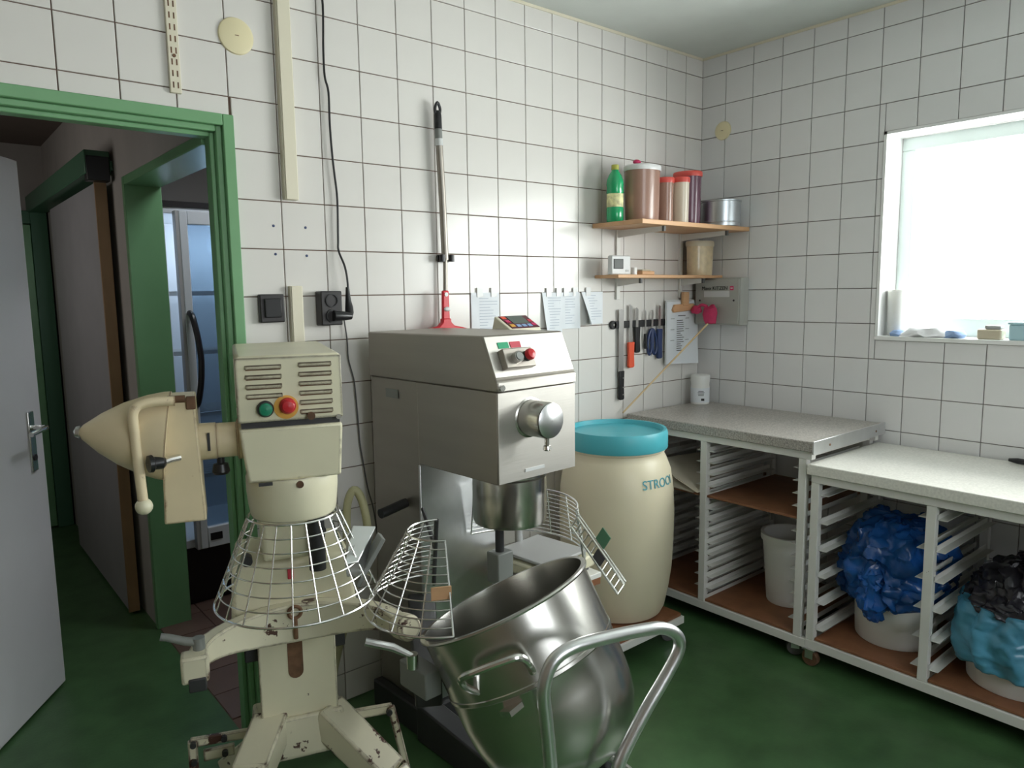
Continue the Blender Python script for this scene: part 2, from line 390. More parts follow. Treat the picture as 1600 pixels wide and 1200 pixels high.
# ------------------------------------------------------------------ doorway, corridor and the cold-store room behind it
df = thing('door_1', 'glossy green door frame around the open doorway', 'door frame'); df['kind'] = 'structure'
JX = -2.413; TOP = 2.048
MB().box(JX-.034, JX, -.022, .062, 0, TOP).build('jamb', 'green', df, bev=.003)
MB().box(JX-.052, JX-.034, -.006, .062, 0, TOP-.034).build('jamb_rebate', 'green', df, bev=.003)
MB().box(JX-.066, JX-.052, .014, .062, 0, TOP-.052).build('jamb_stop', 'green', df, bev=.003)
MB().box(DX0+.05, JX-.034, -.022, .062, TOP-.034, TOP).build('head', 'green', df, bev=.003)
MB().box(DX0+.05, JX-.052, -.006, .062, TOP-.052, TOP-.034).build('head_rebate', 'green', df, bev=.003)
MB().box(DX0+.05, JX-.066, .014, .062, TOP-.066, TOP-.052).build('head_stop', 'green', df, bev=.003)
MB().box(DX0, DX0+.05, -.022, .062, 0, TOP).build('jamb', 'green', df, bev=.003)
# open leaf: hinge on the left, swung into the corridor
lv = thing('door_2', 'white door leaf standing open at the left edge', 'door', (-3.425, .06, 0)); lv['kind'] = 'structure'
lv.rotation_euler = (0, 0, math.atan2(.848-.06, -2.904+3.425)); LW = math.hypot(.848-.06, .521)
MB().box(0, LW, -.02, .02, .012, 1.985).build('leaf', 'doorwhite', lv, bev=.003)
for sgn in (-1,):
    MB().box(LW-.10, LW-.062, -.028, -.02, .87, 1.09).build('handle_plate', 'chrome', lv, bev=.003)
    h_ = MB().tube(smoothpts([(LW-.08, -.025, 1.03), (LW-.08, -.06, 1.03), (LW-.086, -.078, 1.03), (LW-.13, -.080, 1.028), (LW-.185, -.076, 1.022)], 4), .009, 10).build('door_handle', 'chrome', lv)
    MB().cyl((LW-.08, -.031, .92), (LW-.08, -.02, .92), .012).build('lock_cylinder', 'dark', lv)
CR = -2.48     # corridor right wall face
f2 = MB().box(-3.9, CR, .06, 3.3, -.1, 0).build('floor_corridor', 'floor'); struct(f2, 'green painted floor of the dim corridor', 'floor')
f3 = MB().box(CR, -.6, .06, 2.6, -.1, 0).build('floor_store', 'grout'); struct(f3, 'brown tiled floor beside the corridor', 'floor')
tb = MB().box(-.098, .098, -.098, .098, -.004, .004).mesh('tile', False); tb.materials.append(M['brownfloor'])
for i in range(5):
    for j in range(8):
        o = bpy.data.objects.new('tile', tb); COL.objects.link(o); o.parent = f3; o.location = (CR+.10+.2*i, .25+.2*j, .001)
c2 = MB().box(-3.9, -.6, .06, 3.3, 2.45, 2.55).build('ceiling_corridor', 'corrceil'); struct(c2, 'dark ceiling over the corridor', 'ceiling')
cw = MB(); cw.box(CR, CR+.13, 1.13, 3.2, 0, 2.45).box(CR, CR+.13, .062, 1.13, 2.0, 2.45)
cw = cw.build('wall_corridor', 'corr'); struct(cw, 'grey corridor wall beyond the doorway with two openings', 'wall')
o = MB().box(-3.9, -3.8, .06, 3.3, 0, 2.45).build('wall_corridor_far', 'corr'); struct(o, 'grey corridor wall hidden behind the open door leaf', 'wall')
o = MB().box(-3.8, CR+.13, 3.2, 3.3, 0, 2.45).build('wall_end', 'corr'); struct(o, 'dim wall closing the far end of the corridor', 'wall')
o = MB().box(CR+.13, -.6, 2.5, 2.6, 0, 2.45).box(-.7, -.6, .06, 2.5, 0, 2.45).build('wall_store', 'plaster'); struct(o, 'pale wall of the side room behind the glass fridge', 'wall')
g2 = thing('door_3', 'green lined opening between corridor and side room', 'door frame'); g2['kind'] = 'structure'
MB().box(CR-.008, CR+.138, 1.09, 1.13, 0, 2.0).build('jamb', 'green', g2, bev=.003)
MB().box(CR-.008, CR+.138, .064, 1.09, 1.965, 2.0).build('head', 'green', g2, bev=.003)
sd = thing('sliding_door', 'grey sliding door with a brown edge hanging in the corridor', 'door', (CR-.046, 1.36, 0))
MB().box(-.02, .02, 0, 1.25, .015, 2.0).build('panel', 'slide', sd, bev=.002)
MB().box(-.024, .024, -.014, 0, .012, 2.002).build('edge_strip', 'woodedge', sd, bev=.002)
rl = thing('sliding_rail', 'dark green boxed rail above the sliding door', 'rail', (CR-.06, 1.30, 2.02))
MB().box(-.05, .05, 0, 1.9, .01, .11).build('rail_box', 'dgreen', rl, bev=.004)
MB().box(-.045, .045, -.012, .05, -.02, .085).build('end_stop', 'black', rl, bev=.004)
MB().box(.05, .06, 0, 1.9, .03, .07).build('mounting_strip', 'dgreen', rl)
gd = thing('door_4', 'dark green door and frame at the corridor end', 'door', (-2.66, 3.19, 0)); gd['kind'] = 'structure'
MB().box(.08, .17, -.05, .0, 0, 2.04).build('jamb', 'dgreen', gd, bev=.003)
MB().box(-.12, .08, -.05, .0, 1.96, 2.04).build('head', 'dgreen', gd, bev=.003)
MB().box(-.10, .078, -.04, -.005, .01, 1.955).build('leaf', 'green', gd, bev=.003)
MB().box(-.20, -.105, -.06, .0, 0, 2.04).build('jamb', 'dgreen', gd, bev=.003)
MB().tube(smoothpts([(.03, -.04, 1.05), (.03, -.08, 1.05), (-.0, -.09, 1.05), (-.06, -.09, 1.04)], 4), .008, 8).build('door_handle', 'chrome', gd)
# fridge
fg = thing('display_fridge', 'tall white glass door fridge with curved black handle', 'fridge', (-2.335, 1.22, 0))
fb = MB(); fb.box(0, .03, 0, .55, .30, 1.90).box(.67, .70, 0, .55, .30, 1.90).box(0, .7, .52, .55, .30, 1.9).box(0, .7, 0, .55, 1.87, 1.9).box(0, .7, 0, .55, .30, .34)
fb.build('cabinet', 'fridge', fg, bev=.003)
MB().box(.02, .68, .05, .52, 0, .30).build('base', 'black', fg)  # black grille and the shadow beneath the fridge, painted as one box
MB().box(-.005, .705, -.01, .55, 1.90, 1.925).build('top_cap', 'black', fg)
for z in (.62, .92, 1.22, 1.5):
    s_ = MB()
    for k in range(9): s_.box(.03, .67, .06+k*.05, .064+k*.05, z, z+.005)
    s_.box(.03, .67, .05, .06, z, z+.02); s_.build('wire_shelf', 'lgrey', fg)
dr = MB(); dr.box(.08, .115, -.05, 0, .30, 1.88).box(.62, .69, -.05, 0, .30, 1.88).box(.115, .62, -.05, 0, 1.82, 1.88).box(.115, .62, -.05, 0, .30, .40)
dr = dr.build('door', 'fridge', fg, bev=.004)
MB().box(.115, .62, -.03, -.024, .40, 1.82).build('pane', 'fglass', dr, smooth=False)
MB().box(.065, .08, -.045, 0, .30, 1.88).build('gasket', 'grey', dr)
MB().tube(smoothpts([(.098, -.05, 1.42), (.10, -.085, 1.40), (.11, -.11, 1.30), (.115, -.118, 1.20), (.11, -.11, 1.10), (.10, -.085, 1.01), (.098, -.05, .99)], 5), .014, 10).build('handle', 'black', dr)
MB().box(.125, .18, -.053, -.05, .335, .37).build('vent', 'black', dr)
pl = bpy.data.lights.new('fridge_lamp', 'POINT'); pl.energy = 5; pl.color = (.75, .87, 1); pl.shadow_soft_size = .1
po = bpy.data.objects.new('fridge_lamp', pl); COL.objects.link(po); po.location = (-1.95, 1.45, 1.75)
area('corridor_fill_light', (-3.78, 1.7, 1.7), (0, R(-90), 0), .8, .8, 4.5, (1, .97, .93))  # unseen light added to brighten the corridor, hidden behind the door leaf
area('side_room_fill_light', (-1.9, .55, 2.43), (0, 0, 0), .5, .2, 9, (.9, .95, 1))  # light added out of view to brighten the fridge room and green jamb

# ------------------------------------------------------------------ things on the left wall
FACE = -.002
r_ = thing('shelf_upright', 'cream slotted shelf upright left above the green door frame', 'rail', (-2.574, FACE, 2.09))
MB().box(-.016, .016, -.012, 0, 0, .55).build('channel', 'creamtrim', r_, bev=.002)
for k in range(16):
    z = .014+k*.0325
    for sx in (-.0065, .0065): MB().box(sx-.002, sx+.002, -.0126, -.011, z, z+.017).build('slot', 'rust', r_, smooth=False)
for z in (.105, .30): MB().cyl((0, -.0145, z), (0, -.011, z), .005, n=12).build('screw', 'rust', r_)
p_ = thing('cover_plate', 'round cream cover plate on the wall above the doorway', 'cover plate', (-2.385, FACE, 2.29))
MB().lathe([(.001, .010), (.045, .009), (.053, .006), (.055, 0)], 36, axis=(0, -1, 0), cap0=False).build('disc', 'plate', p_)
MB().box(-.006, .006, -.0112, -.009, -.001, .001).build('screw_slot', 'rust', p_)
p_ = thing('cover_plate', 'small round cream cover plate on the window wall near the corner', 'cover plate', (FACE, -.13, 2.285))
MB().lathe([(.001, .010), (.038, .009), (.044, .006), (.046, 0)], 32, axis=(-1, 0, 0), cap0=False).build('disc', 'plate', p_)
MB().box(-.0112, -.009, -.006, .006, -.001, .001).build('screw_slot', 'rust', p_)
t_ = thing('cable_trunking', 'long cream cable trunking running down from the ceiling', 'trunking', (-2.238, FACE, 1.805))
MB().box(-.024, .024, -.022, 0, 0, H-1.805-.002).build('channel', 'creamtrim', t_, bev=.002)
MB().box(-.021, .021, -.027, -.022, .0, H-1.805-.002).build('cover', 'creamtrim', t_, bev=.002)
t_ = thing('cable_trunking', 'short cream cable trunking between the light switch and the socket', 'trunking', (-2.238, FACE, .9))
MB().box(-.022, .022, -.020, 0, 0, .625).build('channel', 'creamtrim', t_, bev=.002)
MB().box(-.019, .019, -.024, -.020, 0, .625).build('cover', 'creamtrim', t_, bev=.002)
for x, z, lb in ((-2.297, 1.72, 'upper left of four small drill holes in the tiles'), (-2.187, 1.719, 'upper right of four small drill holes in the tiles'), (-2.295, 1.629, 'lower left of four small drill holes in the tiles'), (-2.187, 1.626, 'lower right of four small drill holes in the tiles')):
    tag(MB().lathe([(.0045, 0), (.0045, .0012), (.002, .0018)], 12, o=(x, FACE, z), axis=(0, -1, 0)).build('wall_plug', 'navy'), lb, 'wall plug', 'wall plugs below the trunking')
sw = thing('light_switch', 'black square light switch beside the green door frame', 'switch', (-2.323, FACE, 1.453))
MB().box(-.041, .041, -.022, 0, -.046, .046).build('frame', 'blackmetal', sw, bev=.004)
MB().box(-.028, .028, -.030, -.022, -.030, .032).build('rocker', 'black', sw, bev=.003)
so = thing('wall_socket', 'black double wall socket with a plug in it', 'socket', (-2.125, FACE, 1.449))
MB().box(-.039, .039, -.045, 0, -.058, .058).build('housing', 'blackmetal', so, bev=.004)
for z in (.026, -.026): MB().lathe([(.023, 0), (.023, .004), (.019, .004), (.019, -.008), (.001, -.008)], 28, o=(0, -.0452, z), axis=(0, -1, 0), cap0=False).build('outlet', 'black', so)
cb = thing('power_cable', 'thin dark cable hanging down the tiles to the socket plug', 'cable', (-2.09, FACE, 1.42))
cp = [(-2.111, 2.575), (-2.106, 2.52), (-2.096, 2.442), (-2.101, 2.299), (-2.1, 2.217), (-2.089, 2.167), (-2.089, 2.062), (-2.085, 1.968), (-2.08, 1.904), (-2.073, 1.818), (-2.076, 1.688), (-2.076, 1.644), (-2.063, 1.589), (-2.055, 1.53), (-2.057, 1.46)]
MB().tube(smoothpts([(x+2.09, -.014 if i < 13 else -.03, z-1.42) for i, (x, z) in enumerate([(-2.113, 2.655)]+cp)], 5), .0038, 8).build('cord', 'black', cb)
MB().tube([(.033, -.03, .10), (.033, -.032, .055), (.034, -.035, .03), (.032, -.04, .012), (.026, -.05, .0)], [.006, .010, .014, .015, .012], 12).build('strain_relief', 'black', cb)
MB().tube([(.03, -.052, .0), (0.0, -.058, .002), (-.035, -.056, .003)], [.012, .016, .018], 14).build('plug', 'black', cb)
c2_ = [(-2.057, 1.412), (-2.048, 1.338), (-2.046, 1.269), (-2.029, 1.199), (-2.024, 1.152), (-2.018, 1.047), (-2.014, .964), (-2.006, .903), (-1.99, .792), (-1.967, .69), (-1.95, .5), (-1.95, .3)]
tag(MB().tube(smoothpts([(x-.008, -.012, z) for x, z in c2_], 4), .0026, 8).build('appliance_cable', 'rubber'), 'thin grey cable running down beside the steel mixer', 'cable')
# pole and dust pan
po_ = thing('broom_pole', 'long metal pole with black grip hung on the wall', 'pole', (-1.655, -.032, 1.0))
MB().tube([(0.002, 0, .2), (.012, 0, .62)], .0085, 12).build('lower_tube', 'steel', po_)
MB().tube([(.012, 0, .62), (.006, 0, .85), (-.003, 0, 1.045)], .0135, 14).build('upper_tube', 'steel', po_)
MB().tube([(-.003, 0, 1.04), (-.004, 0, 1.065)], .0155, 14).build('collar', 'lgrey', po_)
MB().tube([(-.004, 0, 1.065), (-.005, 0, 1.10)], .014, 14).build('sleeve', 'armgrey', po_)
gp = MB().tube([(-.005, 0, 1.10), (-.006, 0, 1.15), (-.006, 0, 1.165)], [.0145, .014, .010], 14)
gp.tube(smoothpts([(-.015, 0, 1.155), (-.017, 0, 1.175), (-.006, 0, 1.195), (.005, 0, 1.175), (.003, 0, 1.155)], 4), .0055, 8); gp.build('grip', 'black', po_)
ch = thing('pole_clip', 'black wall clip gripping the metal pole', 'clip', (-1.640, FACE, 1.627))
MB().box(-.02, .028, -.012, 0, -.014, .014).build('base', 'black', ch, bev=.002)
MB().cyl((-.020, -.035, -.013), (-.020, -.035, .013), .0115, n=16).cyl((.022, -.035, -.013), (.022, -.035, .013), .0115, n=16).box(-.03, .03, -.022, -.010, -.01, .01).build('rollers', 'black', ch)
dp = thing('dust_pan', 'red plastic dust pan hung up behind the steel mixer', 'dust pan', (-1.668, -.062, 1.30))
hb = MB().beam((0, 0, .06), (.0, 0, .205), .034, .016, .028, .014, upv=(0, 1, 0))
hb.build('handle', 'red', dp, bev=.005)
MB().cyl((0, -.0078, .19), (0, -.0095, .19), .008, n=16).build('hanging_hole', 'clearlid', dp)
MB().sphere((.002, -.01, .135), .016, 12, (1, .4, .55)).build('sticker', 'clearlid', dp)
bp = MB(); prof = [(.018, .10), (.02, .085), (.035, .072), (.075, .064), (.11, .055), (.13, .02), (.14, -.12)]
pts_ = [(x, z) for x, z in prof]+[(-x, z) for x, z in reversed(prof)]
bp.prism(pts_, 'y', -.012, .012).build('pan', 'red', dp, bev=.004)
# paper sheets taped to the tiles
def sheet(label, x0, x1, z0, z1, curl, seed, tape=2, curl2=0.):
    t = thing('paper_sheet', label, 'paper', ((x0+x1)/2, -.004, z0), 0, 'paper sheets taped to the tiles')
    nx, nz = 10, 14; vs = []; fs = []; wd = x1-x0; ht = z1-z0
    for j in range(nz+1):
        for i in range(nx+1):
            u = i/nx; v = j/nz; y = -.003-curl*max(0, .55-u)**2*(1-v)*4-curl2*max(0, u-.6)**2*(1-v*.4)*4 + .002*noise.noise((u*3, v*3, seed))
            x = (u-.5)*wd+curl*.8*max(0, .55-u)**2*(1-v)*3
            vs.append((x, y, v*ht))
    n = len(vs); vs += [(x, y+.0008, z) for x, y, z in vs]
    for j in range(nz):
        for i in range(nx):
            a = j*(nx+1)+i; fs.append((a, a+1, a+nx+2, a+nx+1)); fs.append((n+a, n+a+nx+1, n+a+nx+2, n+a+1))
    for i in range(nx): fs += [(i, n+i, n+i+1, i+1), (nz*(nx+1)+i, nz*(nx+1)+i+1, n+nz*(nx+1)+i+1, n+nz*(nx+1)+i)]
    for j in range(nz): a = j*(nx+1); fs += [(a, a+nx+1, n+a+nx+1, n+a), (a+nx, n+a+nx, n+a+2*nx+1, a+2*nx+1)]
    MB().add(vs, fs).build('page', 'paper', t)
    ln = MB(); rr = random.Random(seed); z = ht*.88
    while z > ht*.1:
        l = wd*(.25+.5*rr.random()); x = -wd*.22
        ln.box(x, min(x+l, wd*.42), -.0052, -.0048, z, z+.0022); z -= .012
    ln.build('print_lines', 'papergrey', t, smooth=False)
    for k in range(tape):
        xx = -wd*.3+k*wd*.5
        MB().box(xx, xx+.03, -.006, -.005, ht-.018, ht+.02).build('tape', 'clearlid', t, smooth=False)
sheet('paper sheet taped up alone left of the scale display', -1.505, -1.362, 1.290, 1.495, .0, 1)
sheet('left sheet of the overlapping pair above the steel mixer', -1.125, -1.005, 1.285, 1.492, .02, 2)
sheet('right sheet of the overlapping pair above the steel mixer', -1.02, -.905, 1.33, 1.492, .0, 3, curl2=.02)
sheet('paper sheet curling at its left edge nearest the knives', -.885, -.745, 1.345, 1.492, .035, 4, tape=1)

# ------------------------------------------------------------------ corner shelves and what stands on them
US, UT = 1.777, 1.797; LS, LT = 1.552, 1.567
us = thing('wall_shelf', 'upper pine shelf in the corner holding bottle and canisters', 'shelf', (0, 0, US))
MB().box(-.815, -.012, -.30, -.008, 0, UT-US).build('board', 'pine', us, bev=.002)
ls = thing('wall_shelf', 'lower narrow pine shelf in the corner holding the small clock', 'shelf', (0, 0, LS))
MB().box(-.80, -.012, -.152, -.008, 0, LT-LS).build('board', 'pine', ls, bev=.002)
for i, x in enumerate((-.645, -.17)):
    lb = 'left white shelf upright carrying both pine shelves' if i == 0 else 'right white shelf upright carrying both pine shelves'
    u_ = thing('shelf_upright', lb, 'rail', (x, FACE, 1.455))
    MB().box(-.012, .012, -.012, 0, 0, .33).build('channel', 'white', u_, bev=.0015)
    for hz, ln in ((US-1.455, .27), (LS-1.455, .14)):
        br = MB().prism([(-.012, -.002), (-ln, -.002), (-ln, -.022), (-.012, -.036)], 'x', -.004, .004).build('bracket', 'white', u_); br.location.z = hz
        e_ = MB().box(-.006, .006, -ln-.012, -ln, -.024, -.002).build('bracket_cap', 'rubber', u_); e_.location.z = hz
def canister(label, x, y, z, rx, ry, h, body, lid, lidh=.018, rz=0., tall_in=None):
    t = thing('storage_canister', label, 'canister', (x, y, z), rz, 'canisters on the corner shelves')
    prof = [(.90, 0), (.93, .006), (.95, h*.3), (.98, h*.96), (.99, h)]
    MB().lathe(prof, 36, sx=rx, sy=ry).build('body', body, t)
    MB().lathe([(1.03, h-.006), (1.05, h), (1.05, h+lidh*.7), (1.0, h+lidh), (.82, h+lidh), (.80, h+lidh*.7), (.001, h+lidh*.7)], 36, sx=rx, sy=ry, cap1=False).build('lid', lid, t)
    return t
bt = thing('juice_bottle', 'green plastic bottle at the left end of the upper shelf', 'bottle', (-.772, -.105, UT))
MB().lathe([(.034, 0), (.038, .006), (.038, .06), (.036, .065), (.036, .125), (.0385, .13), (.036, .15), (.0385, .165), (.036, .185), (.028, .205), (.016, .222), (.014, .232)], 32).build('body', 'bottle', bt)
MB().lathe([(.0366, .066), (.0370, .07), (.0370, .12), (.0366, .124)], 32, cap0=False, cap1=False).build('label', 'bottlelabel', bt)
MB().lathe([(.0165, .228), (.0165, .248), (.014, .25)], 20).build('cap', 'bottlecap', bt)
cc = canister('big brown canister with pale lid beside the green bottle', -.630, -.14, UT, .088, .075, .235, 'cocoa', 'clearlid')
MB().sphere((-.06, -.02, .262), .016, 12, (1.3, 1, .7)).build('lid_knob', 'pink', cc)
canister('narrow pink lidded canister right of the big brown one', -.478, -.14, UT, .042, .05, .195, 'cocoa', 'redlid')
canister('narrow white canister between the red lidded ones', -.400, -.175, UT, .038, .045, .20, 'flourcan', 'redlid')
canister('tall dark plum canister with red lid on the upper shelf', -.285, -.13, UT, .06, .07, .24, 'plumcan', 'redlid')
tn = thing('round_tin', 'shiny round metal tin at the right end of the upper shelf', 'tin', (-.118, -.205, UT))
MB().lathe([(.090, 0), (.094, .004), (.094, .018), (.096, .02), (.096, .024), (.094, .026), (.095, .118), (.098, .12), (.098, .126), (.093, .126), (.091, .012), (.001, .010)], 44, cap1=False).build('shell', 'tin', tn)
ck = thing('digital_clock', 'small white digital clock on the lower shelf', 'clock', (-.742, -.105, LT), R(-6))
MB().box(-.058, .058, -.014, .014, 0, .086).build('case', 'lgrey', ck, bev=.006)
MB().box(-.046, .012, -.0155, -.0135, .026, .070).build('screen', 'print', ck, bev=.001)
MB().box(-.042, .008, -.0162, -.0154, .030, .066).build('lcd', 'lcd_dark', ck, smooth=False)
MB().box(.025, .045, -.016, -.014, .014, .022).build('button', 'grey', ck, bev=.001)
rb = thing('tape_roll', 'small white roll beside the digital clock', 'roll', (-.635, -.10, LT))
MB().lathe([(.008, 0), (.014, 0), (.014, .034), (.008, .034), (.008, 0)], 24, cap0=False, cap1=False).build('roll', 'whiteplastic', rb)
MB().lathe([(.0085, .001), (.0085, .033)], 20).build('core', 'sack', rb)
wb = thing('wooden_block', 'flat pale wooden block on the lower shelf', 'block', (-.555, -.09, LT))
MB().box(-.045, .045, -.03, .03, 0, .018).build('body', 'pine', wb, bev=.004)
MB().box(-.03, .03, -.018, .018, .018, .026).build('top', 'beige', wb, bev=.003)
canister('pale grain canister standing alone on the lower shelf', -.118, -.088, LT, .082, .058, .150, 'ricecan', 'beige', lidh=.02)

# ------------------------------------------------------------------ knife strip, knives, clipboard, control box
ks = thing('knife_strip', 'black magnetic knife strip on the tiles below the lower shelf', 'knife rack', (-.50, FACE, 1.335))
MB().box(-.175, .21, -.014, 0, -.017, .017).cyl((-.178, -.014, 0), (-.178, 0, 0), .0205, n=20).build('bar', 'black', ks, bev=.002)
MB().cyl((-.178, -.0155, 0), (-.178, -.014, 0), .006, n=12).build('screw', 'chrome', ks)
def knife(label, x, ztop, zh, zbot, wd, hm, hw, tip='square'):
    t = thing('kitchen_knife', label, 'knife', (x, -.018, 1.335), 0, 'knives on the magnetic strip')
    a = ztop-1.335; b = zh-1.335; c = zbot-1.335
    poly = [(-wd/2, b), (wd/2, b), (wd/2, a-.01), (wd*.1 if tip == 'square' else -wd*.3, a), (-wd/2, a-.004)]
    MB().prism(poly, 'y', -.001, .001).build('blade', 'blade', t, smooth=False)
    MB().prism([(-hw/2, b+.004), (hw/2, b+.004), (hw*.42, (b+c)/2), (hw/2, c+.006), (hw*.3, c), (-hw*.3, c), (-hw/2, c+.006), (-hw*.42, (b+c)/2)], 'y', -.008, .006).build('handle', hm, t, bev=.003)
    return t
k1 = knife('long pastry knife with a studded black handle', -.628, 1.41, 1.11, .974, .034, 'black', .034)
for z in (-.255, -.30, -.335): MB().cyl((.005, -.0095, z), (.005, -.007, z), .0035, n=10).build('rivet', 'chrome', k1)
knife('knife with an orange handle on the magnetic strip', -.560, 1.43, 1.245, 1.125, .02, 'orange', .042, 'p')
knife('short knife with a black handle beside the orange one', -.515, 1.415, 1.315, 1.195, .018, 'black', .036, 'p')
knife('thin slim blade knife with a short dark handle by the scissors', -.452, 1.40, 1.28, 1.21, .010, 'black', .014, 'p')
knife('knife with a navy handle next to the clipboard', -.345, 1.425, 1.30, 1.155, .018, 'navy', .036, 'p')
sc = thing('scissors', 'dark blue handled scissors hanging on the magnetic strip', 'scissors', (-.405, -.018, 1.335))
MB().prism([(-.008, -.03), (.008, -.03), (.010, .055), (.0, .065)], 'y', -.003, 0).build('blade', 'blade', sc)
for s_ in (-1, 1):
    MB().tube(smoothpts([(s_*.006, -.002, -.03), (s_*.028, -.003, -.07), (s_*.034, -.003, -.12), (s_*.02, -.003, -.155), (s_*.006, -.003, -.13), (s_*.006, -.003, -.08)], 4, True), .007, 8, True).build('loop', 'navy', sc)
cl = thing('clipboard', 'clipboard with a printed white sheet and wooden clip', 'clipboard', (-.17, -.02, 1.12))
MB().box(-.135, .118, -.004, 0, 0, .325).build('board', 'lgrey', cl, bev=.002)
pg = MB(); vs = []; fs = []
for j in range(9):
    for i in range(7):
        u = i/6; v = j/8; vs.append((-.128+.245*u + .02*max(0, u-.6)*(1-v), -.006-.02*max(0, u-.5)*(1-v)-.001, .004+.312*v-.012*(1-v)*u))
n_ = len(vs); vs += [(x, y+.0008, z) for x, y, z in vs]
for j in range(8):
    for i in range(6):
        a = j*7+i; fs += [(a, a+1, a+8, a+7), (n_+a, n_+a+7, n_+a+8, n_+a+1)]
pg = pg.add(vs, fs).build('page', 'paper', cl)
ln = MB(); rr = random.Random(5); ln.box(-.04, .02, -.0095, -.0088, .243, .247)
for k in range(15):
    z = .22-.011*k; ln.box(-.05, -.05+.03+.03*rr.random(), -.0095, -.0088, z, z+.003)
    if k % 5 == 0: ln.box(-.1, -.07, -.0095, -.0088, z+.01, z+.012).box(.02, .05, -.0098, -.0092, z+.01, z+.012)
ln.build('print_lines', 'print', cl, smooth=False)
MB().prism([(-.095, .275), (-.085, .262), (.085, .272), (.095, .285), (.075, .305), (-.08, .302)], 'y', -.02, -.007).build('clip_bar', 'pine', cl, bev=.003)
MB().box(-.018, .028, -.026, -.008, .295, .365).build('clip_lever', 'pine', cl, bev=.004)
bx = thing('control_box', 'grey electrical control box on the wall under the shelves', 'control box', (FACE, -.165, 1.435))
MB().box(-.07, 0, -.135, .135, -.118, .118).build('housing', 'boxgrey', bx, bev=.005)
MB().box(-.077, -.07, -.128, .128, -.112, .112).build('lid', 'boxgrey', bx, bev=.004)
MB().box(-.0785, -.077, -.075, .075, .022, .052).build('label_strip', 'lgrey', bx, smooth=False)
text('Maxx KITZEN', .026, 'print', bx, (-.0785, .012, .066), (R(90), 0, R(-90)))
MB().box(-.0788, -.077, -.098, -.078, .056, .076).build('logo', 'pink', bx, smooth=False)
MB().box(-.0795, -.0785, -.094, -.082, .064, .068).build('logo_bar', 'whiteplastic', bx, smooth=False)
for y in (-.10, .10): MB().cyl((-.0795, y, .005), (-.077, y, .005), .005, n=10).build('screw', 'print', bx)
pk = thing('pink_cloth', 'crumpled pink cloth hanging in front of the control box', 'cloth', (-.120, -.138, 1.38))
def crump(seed, amp, sc_):
    def f(p, t, r, z): return p + Vector((noise.noise((p.x*sc_, p.y*sc_, p.z*sc_+seed)), noise.noise((p.y*sc_+9, p.z*sc_, p.x*sc_+seed)), noise.noise((p.z*sc_+5, p.x*sc_, p.y*sc_+seed))))*amp
    return f
MB().lathe([(.001, .03), (.02, .035), (.034, .02), (.04, -.005), (.036, -.035), (.026, -.055), (.015, -.05), (.001, -.045)], 26, o=(0, -.02, 0), sx=.6, fn=crump(1, .012, 38)).build('bundle', 'pink', pk)
MB().lathe([(.001, .022), (.018, .018), (.026, 0), (.018, -.016), (.001, -.018)], 22, o=(0, .065, .01), sx=.6, sy=1.3, fn=crump(3, .010, 40)).build('bundle', 'pink', pk)
MB().tube(smoothpts([(0, .06, .02), (-.005, .03, .038), (0, 0, .03)], 5), .008, 8).build('tie', 'pink', pk)
tag(MB().cyl((-.628, -.03, .912), (-.165, -.175, 1.325), .0042, .0045, 10).build('bamboo_stick', 'bamboo'), 'thin bamboo stick leaning across the corner in front of the clipboard', 'stick')

# ------------------------------------------------------------------ rack tables on the right
RUN = None
def runner_mesh():
    m = MB().add([(0, 0, 0), (.50, 0, 0), (.50, .030, 0), (0, .030, 0), (0, 0, -.002), (.50, 0, -.002), (.50, .030, -.002), (0, .030, -.002), (0, 0, .018), (.50, 0, .018), (0, .0022, .018), (.50, .0022, .018), (0, .0022, 0), (.50, .0022, 0)],
        [(12, 13, 2, 3), (7, 6, 5, 4), (3, 2, 6, 7), (0, 8, 9, 1), (12, 10, 11, 13), (8, 10, 11, 9), (0, 4, 5, 1), (0, 3, 7, 4), (1, 5, 6, 2)]).mesh('tray_runner', False)
    m.materials.append(M['white']); return m
RUN = runner_mesh()
def runner(parent, y, z, side, x0=-.585):
    o = bpy.data.objects.new('tray_runner', RUN); COL.objects.link(o); o.parent = parent
    if side > 0: o.location = (x0, y, z)
    else: o.location = (x0+.50, y, z); o.rotation_euler = (0, 0, PI)
def caster(parent, x, y, top, rz=0, m='rubber', r=.034):
    c = MB().lathe([(r*.35, -.012), (r*.9, -.013), (r, -.008), (r, .008), (r*.9, .013), (r*.35, .012)], 24, o=(x, y, r), axis=(math.cos(rz), math.sin(rz), 0)).build('caster_wheel', m, parent)
    f = MB(); ax = Vector((math.cos(rz), math.sin(rz), 0)); ay = Vector((-ax.y, ax.x, 0)); c0 = Vector((x, y, 0))
    for s_ in (-1, 1):
        f.obox(c0+ax*s_*.019+Vector((0, 0, (r+top)/2)), ax, ay, (0, 0, 1), .0015, .016, (top-r)/2)
    f.obox(c0+Vector((0, 0, top-.004)), ax, ay, (0, 0, 1), .026, .026, .003)
    f.build('caster_fork', 'alu', c)
